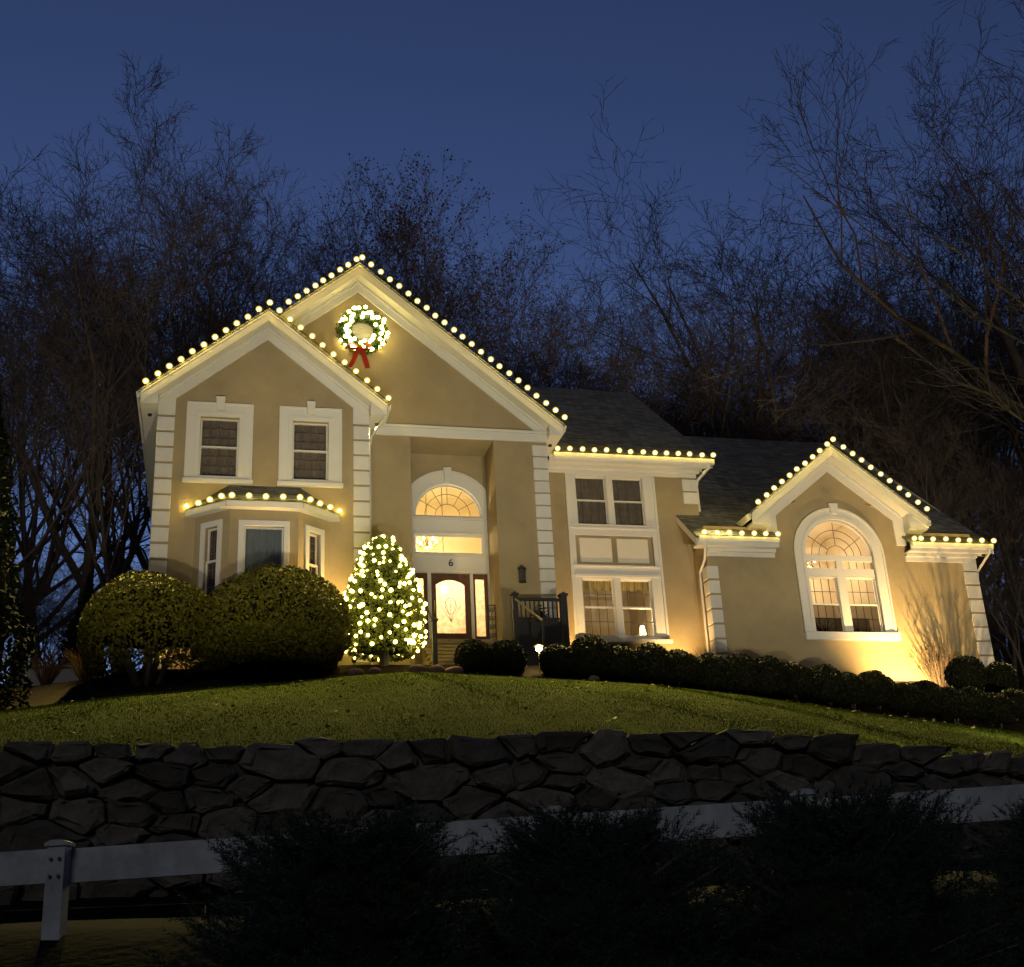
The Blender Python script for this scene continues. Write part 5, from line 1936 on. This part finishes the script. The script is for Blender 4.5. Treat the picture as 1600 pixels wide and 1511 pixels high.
for i, (ux, y, hh, v) in enumerate([(-0.165, 41, 6.5, 'd'), (-0.13, 43, 7.5, 'b'), (-0.10, 40, 6.0, 'd'), (-0.075, 44, 7.0, 'a'), (-0.19, 44, 8.0, 'a'), (-0.145, 38, 5.5, 'b'), (0.715, 38, 6.5, 'd'), (0.745, 40, 7.5, 'b'), (0.78, 38, 7.0, 'd'), (0.725, 44, 8.0, 'a'), (0.81, 41, 8.0, 'b')]):
    t = put_tree(v, ux * y, y, ground_z(max(-40, min(45, ux * y)), y) + hh, 'low bushy understorey tree among the trunks ' + ('left of the house' if ux < 0 else 'right of the wing'), i * 1.3, wide=2.0, group='understorey below the bare trees')
# behind the tall gable: trees that keep some brown leaves
put_tree('e', 0.118 * 46, 46, 0.72 * 46, 'tree with reddish brown leaves behind the tall gable peak', 0.5, wide=0.8)
put_tree('e', 0.195 * 47, 47, 0.76 * 47, 'taller tree with clinging brown leaves right of the tall gable peak', 2.4, wide=0.9)
put_tree('e', 0.280 * 47, 47, 0.655 * 47, 'lower tree with clinging brown leaves above the middle roof', 4.0, wide=0.85)
put_tree('d', 0.335 * 46, 46, 0.64 * 46, 'crooked bare tree standing alone above the middle roof', 1.0, wide=1.2, lean=0.06)
put_tree('d', 0.235 * 56, 56, 0.57 * 56, L4, 2.0, wide=1.3)
put_tree('b', 0.30 * 58, 58, 0.55 * 58, L4, 3.0, wide=1.3)
for i, (ux, y, uz, v) in enumerate([(0.16, 60, 0.60, 'c'), (0.215, 62, 0.60, 'a'), (0.26, 64, 0.56, 'b'), (0.35, 62, 0.55, 'a'), (0.395, 50, 0.585, 'c'), (0.42, 64, 0.52, 'c'), (0.46, 60, 0.54, 'b'), (0.34, 66, 0.50, 'd'), (0.285, 68, 0.50, 'c'), (0.445, 68, 0.48, 'a')]):
    put_tree(v, ux * y, y, uz * y, L4, i * 1.9, wide=1.35)
put_tree('b', 0.375 * 58, 58, 0.53 * 58, L4, 0.3, wide=1.2)
put_tree('d', 0.41 * 56, 56, 0.54 * 56, L4, 5.0, wide=1.2)
# broad fan-shaped tree
put_tree('f', 0.50 * 46, 46, 0.76 * 46, 'broad fan-shaped bare tree above the wing roof', 0.9, wide=1.15)
for i, (ux, y, uz, v, w) in enumerate([(0.435, 52, 0.56, 'a', 1.2), (0.54, 52, 0.60, 'd', 1.2), (0.565, 45, 0.66, 'b', 1.0), (0.60, 50, 0.66, 'a', 1.0), (0.63, 44, 0.68, 'd', 1.1), (0.655, 48, 0.62, 'c', 1.0), (0.69, 42, 0.66, 'a', 1.0),
                                       (0.71, 46, 0.64, 'b', 1.1), (0.745, 41, 0.66, 'c', 1.0), (0.78, 45, 0.70, 'd', 1.2), (0.80, 40, 0.70, 'a', 1.0), (0.84, 44, 0.72, 'c', 1.0), (0.62, 58, 0.54, 'b', 1.3), (0.70, 58, 0.54, 'd', 1.3),
                                       (0.67, 54, 0.50, 'a', 1.2), (0.76, 54, 0.55, 'b', 1.3), (0.50, 58, 0.48, 'd', 1.3), (0.57, 60, 0.50, 'a', 1.2), (0.73, 37, 0.44, 'd', 1.2), (0.78, 36, 0.46, 'b', 1.2), (0.755, 34, 0.36, 'd', 1.3), (0.585, 64, 0.56, 'c', 1.4), (0.64, 66, 0.58, 'f', 1.2), (0.69, 64, 0.58, 'a', 1.4), (0.735, 62, 0.60, 'c', 1.3), (0.79, 60, 0.62, 'f', 1.2), (0.54, 66, 0.50, 'b', 1.4), (0.66, 39, 0.50, 'b', 1.1), (0.70, 36, 0.48, 'c', 0.9)]):
    put_tree(v, ux * y, y, uz * y, L3, rz=i * 1.7 + 1.1, wide=w)
# big tree at the right edge with pale, lamplit-toned branches reaching over
put_tree('f', 0.90 * 33, 33, 1.05 * 33, 'tallest bare tree rising past the right end of the house', 2.2, wide=0.95, group='tall trees right of the wing')
put_tree('b', 0.86 * 38, 38, 0.86 * 38, 'tall upright bare tree behind the right end of the house', 1.2, wide=1.2, group='tall trees right of the wing')
t = thing('pale_lit_tree', 'pale tree, lamplight in its bark colour, whose long bare branches reach in from the right', 'tree', (23.6, 25.5, ground_z(23.6, 25.5)), world_parts=True)
zt = ground_z(23.6, 25.5)
MB().tube([(23.6, 25.5, zt - 0.2), (23.5, 25.5, zt + 4), (23.3, 25.5, zt + 9), (23.6, 25.6, zt + 15)], [0.24, 0.2, 0.15, 0.06], 8, False).build('trunk', 'pale_lit_bark', t, True)
rr = random.Random(77)
tw = MB()
for (z0, pts, r0) in [(zt + 6.2, [(22.2, 25.4, 11.7), (20.4, 25.3, 12.9), (18.6, 25.3, 13.4), (16.7, 25.2, 14.9)], 0.055), (zt + 5.2, [(22.0, 25.2, 10.9), (20.6, 25.0, 11.9), (19.2, 24.9, 13.0)], 0.045),
                      (zt + 8.6, [(22.0, 25.3, 14.2), (19.6, 25.2, 15.4), (17.2, 25.3, 17.6), (15.3, 25.2, 19.0)], 0.05), (zt + 9.8, [(22.4, 25.8, 15.6), (20.6, 25.9, 17.4), (18.4, 26.0, 19.4)], 0.04),
                      (zt + 7.2, [(22.4, 25.0, 12.4), (20.9, 24.8, 13.2), (18.2, 24.7, 13.7)], 0.04)]:
    full = [(23.35, 25.5, z0)] + pts
    rad = [r0 * (1 - 0.8 * i / (len(full) - 1)) for i in range(len(full))]
    MB().tube(full, rad, 6, False).build('branch', 'pale_lit_bark', t, True)
    for k in range(16):
        f = rr.uniform(0.25, 1.0) * (len(full) - 1)
        j = min(len(full) - 2, int(f))
        p = Vector(full[j]).lerp(Vector(full[j + 1]), f - j)
        d = (Vector(full[j + 1]) - Vector(full[j])).normalized()
        d = (d + Vector((rr.gauss(0, 0.35), rr.gauss(0, 0.35), rr.gauss(0.1, 0.4)))).normalized()
        l = rr.uniform(0.5, 1.6)
        m1 = p + d * l * 0.5 + Vector((0, 0, rr.uniform(-0.1, 0.1)))
        e = p + d * l
        tw.tube([p, m1, e], [0.014, 0.010, 0.004], 4, False)
        for q in range(3):
            s0 = p.lerp(e, rr.uniform(0.3, 0.9))
            tw.tube([s0, s0 + (d + Vector((rr.gauss(0, 0.5), rr.gauss(0, 0.5), rr.gauss(0, 0.5)))) * l * 0.35], [0.007, 0.003], 3, False)
kind(tw.build('twig_spray', 'pale_lit_bark', t), 'stuff')
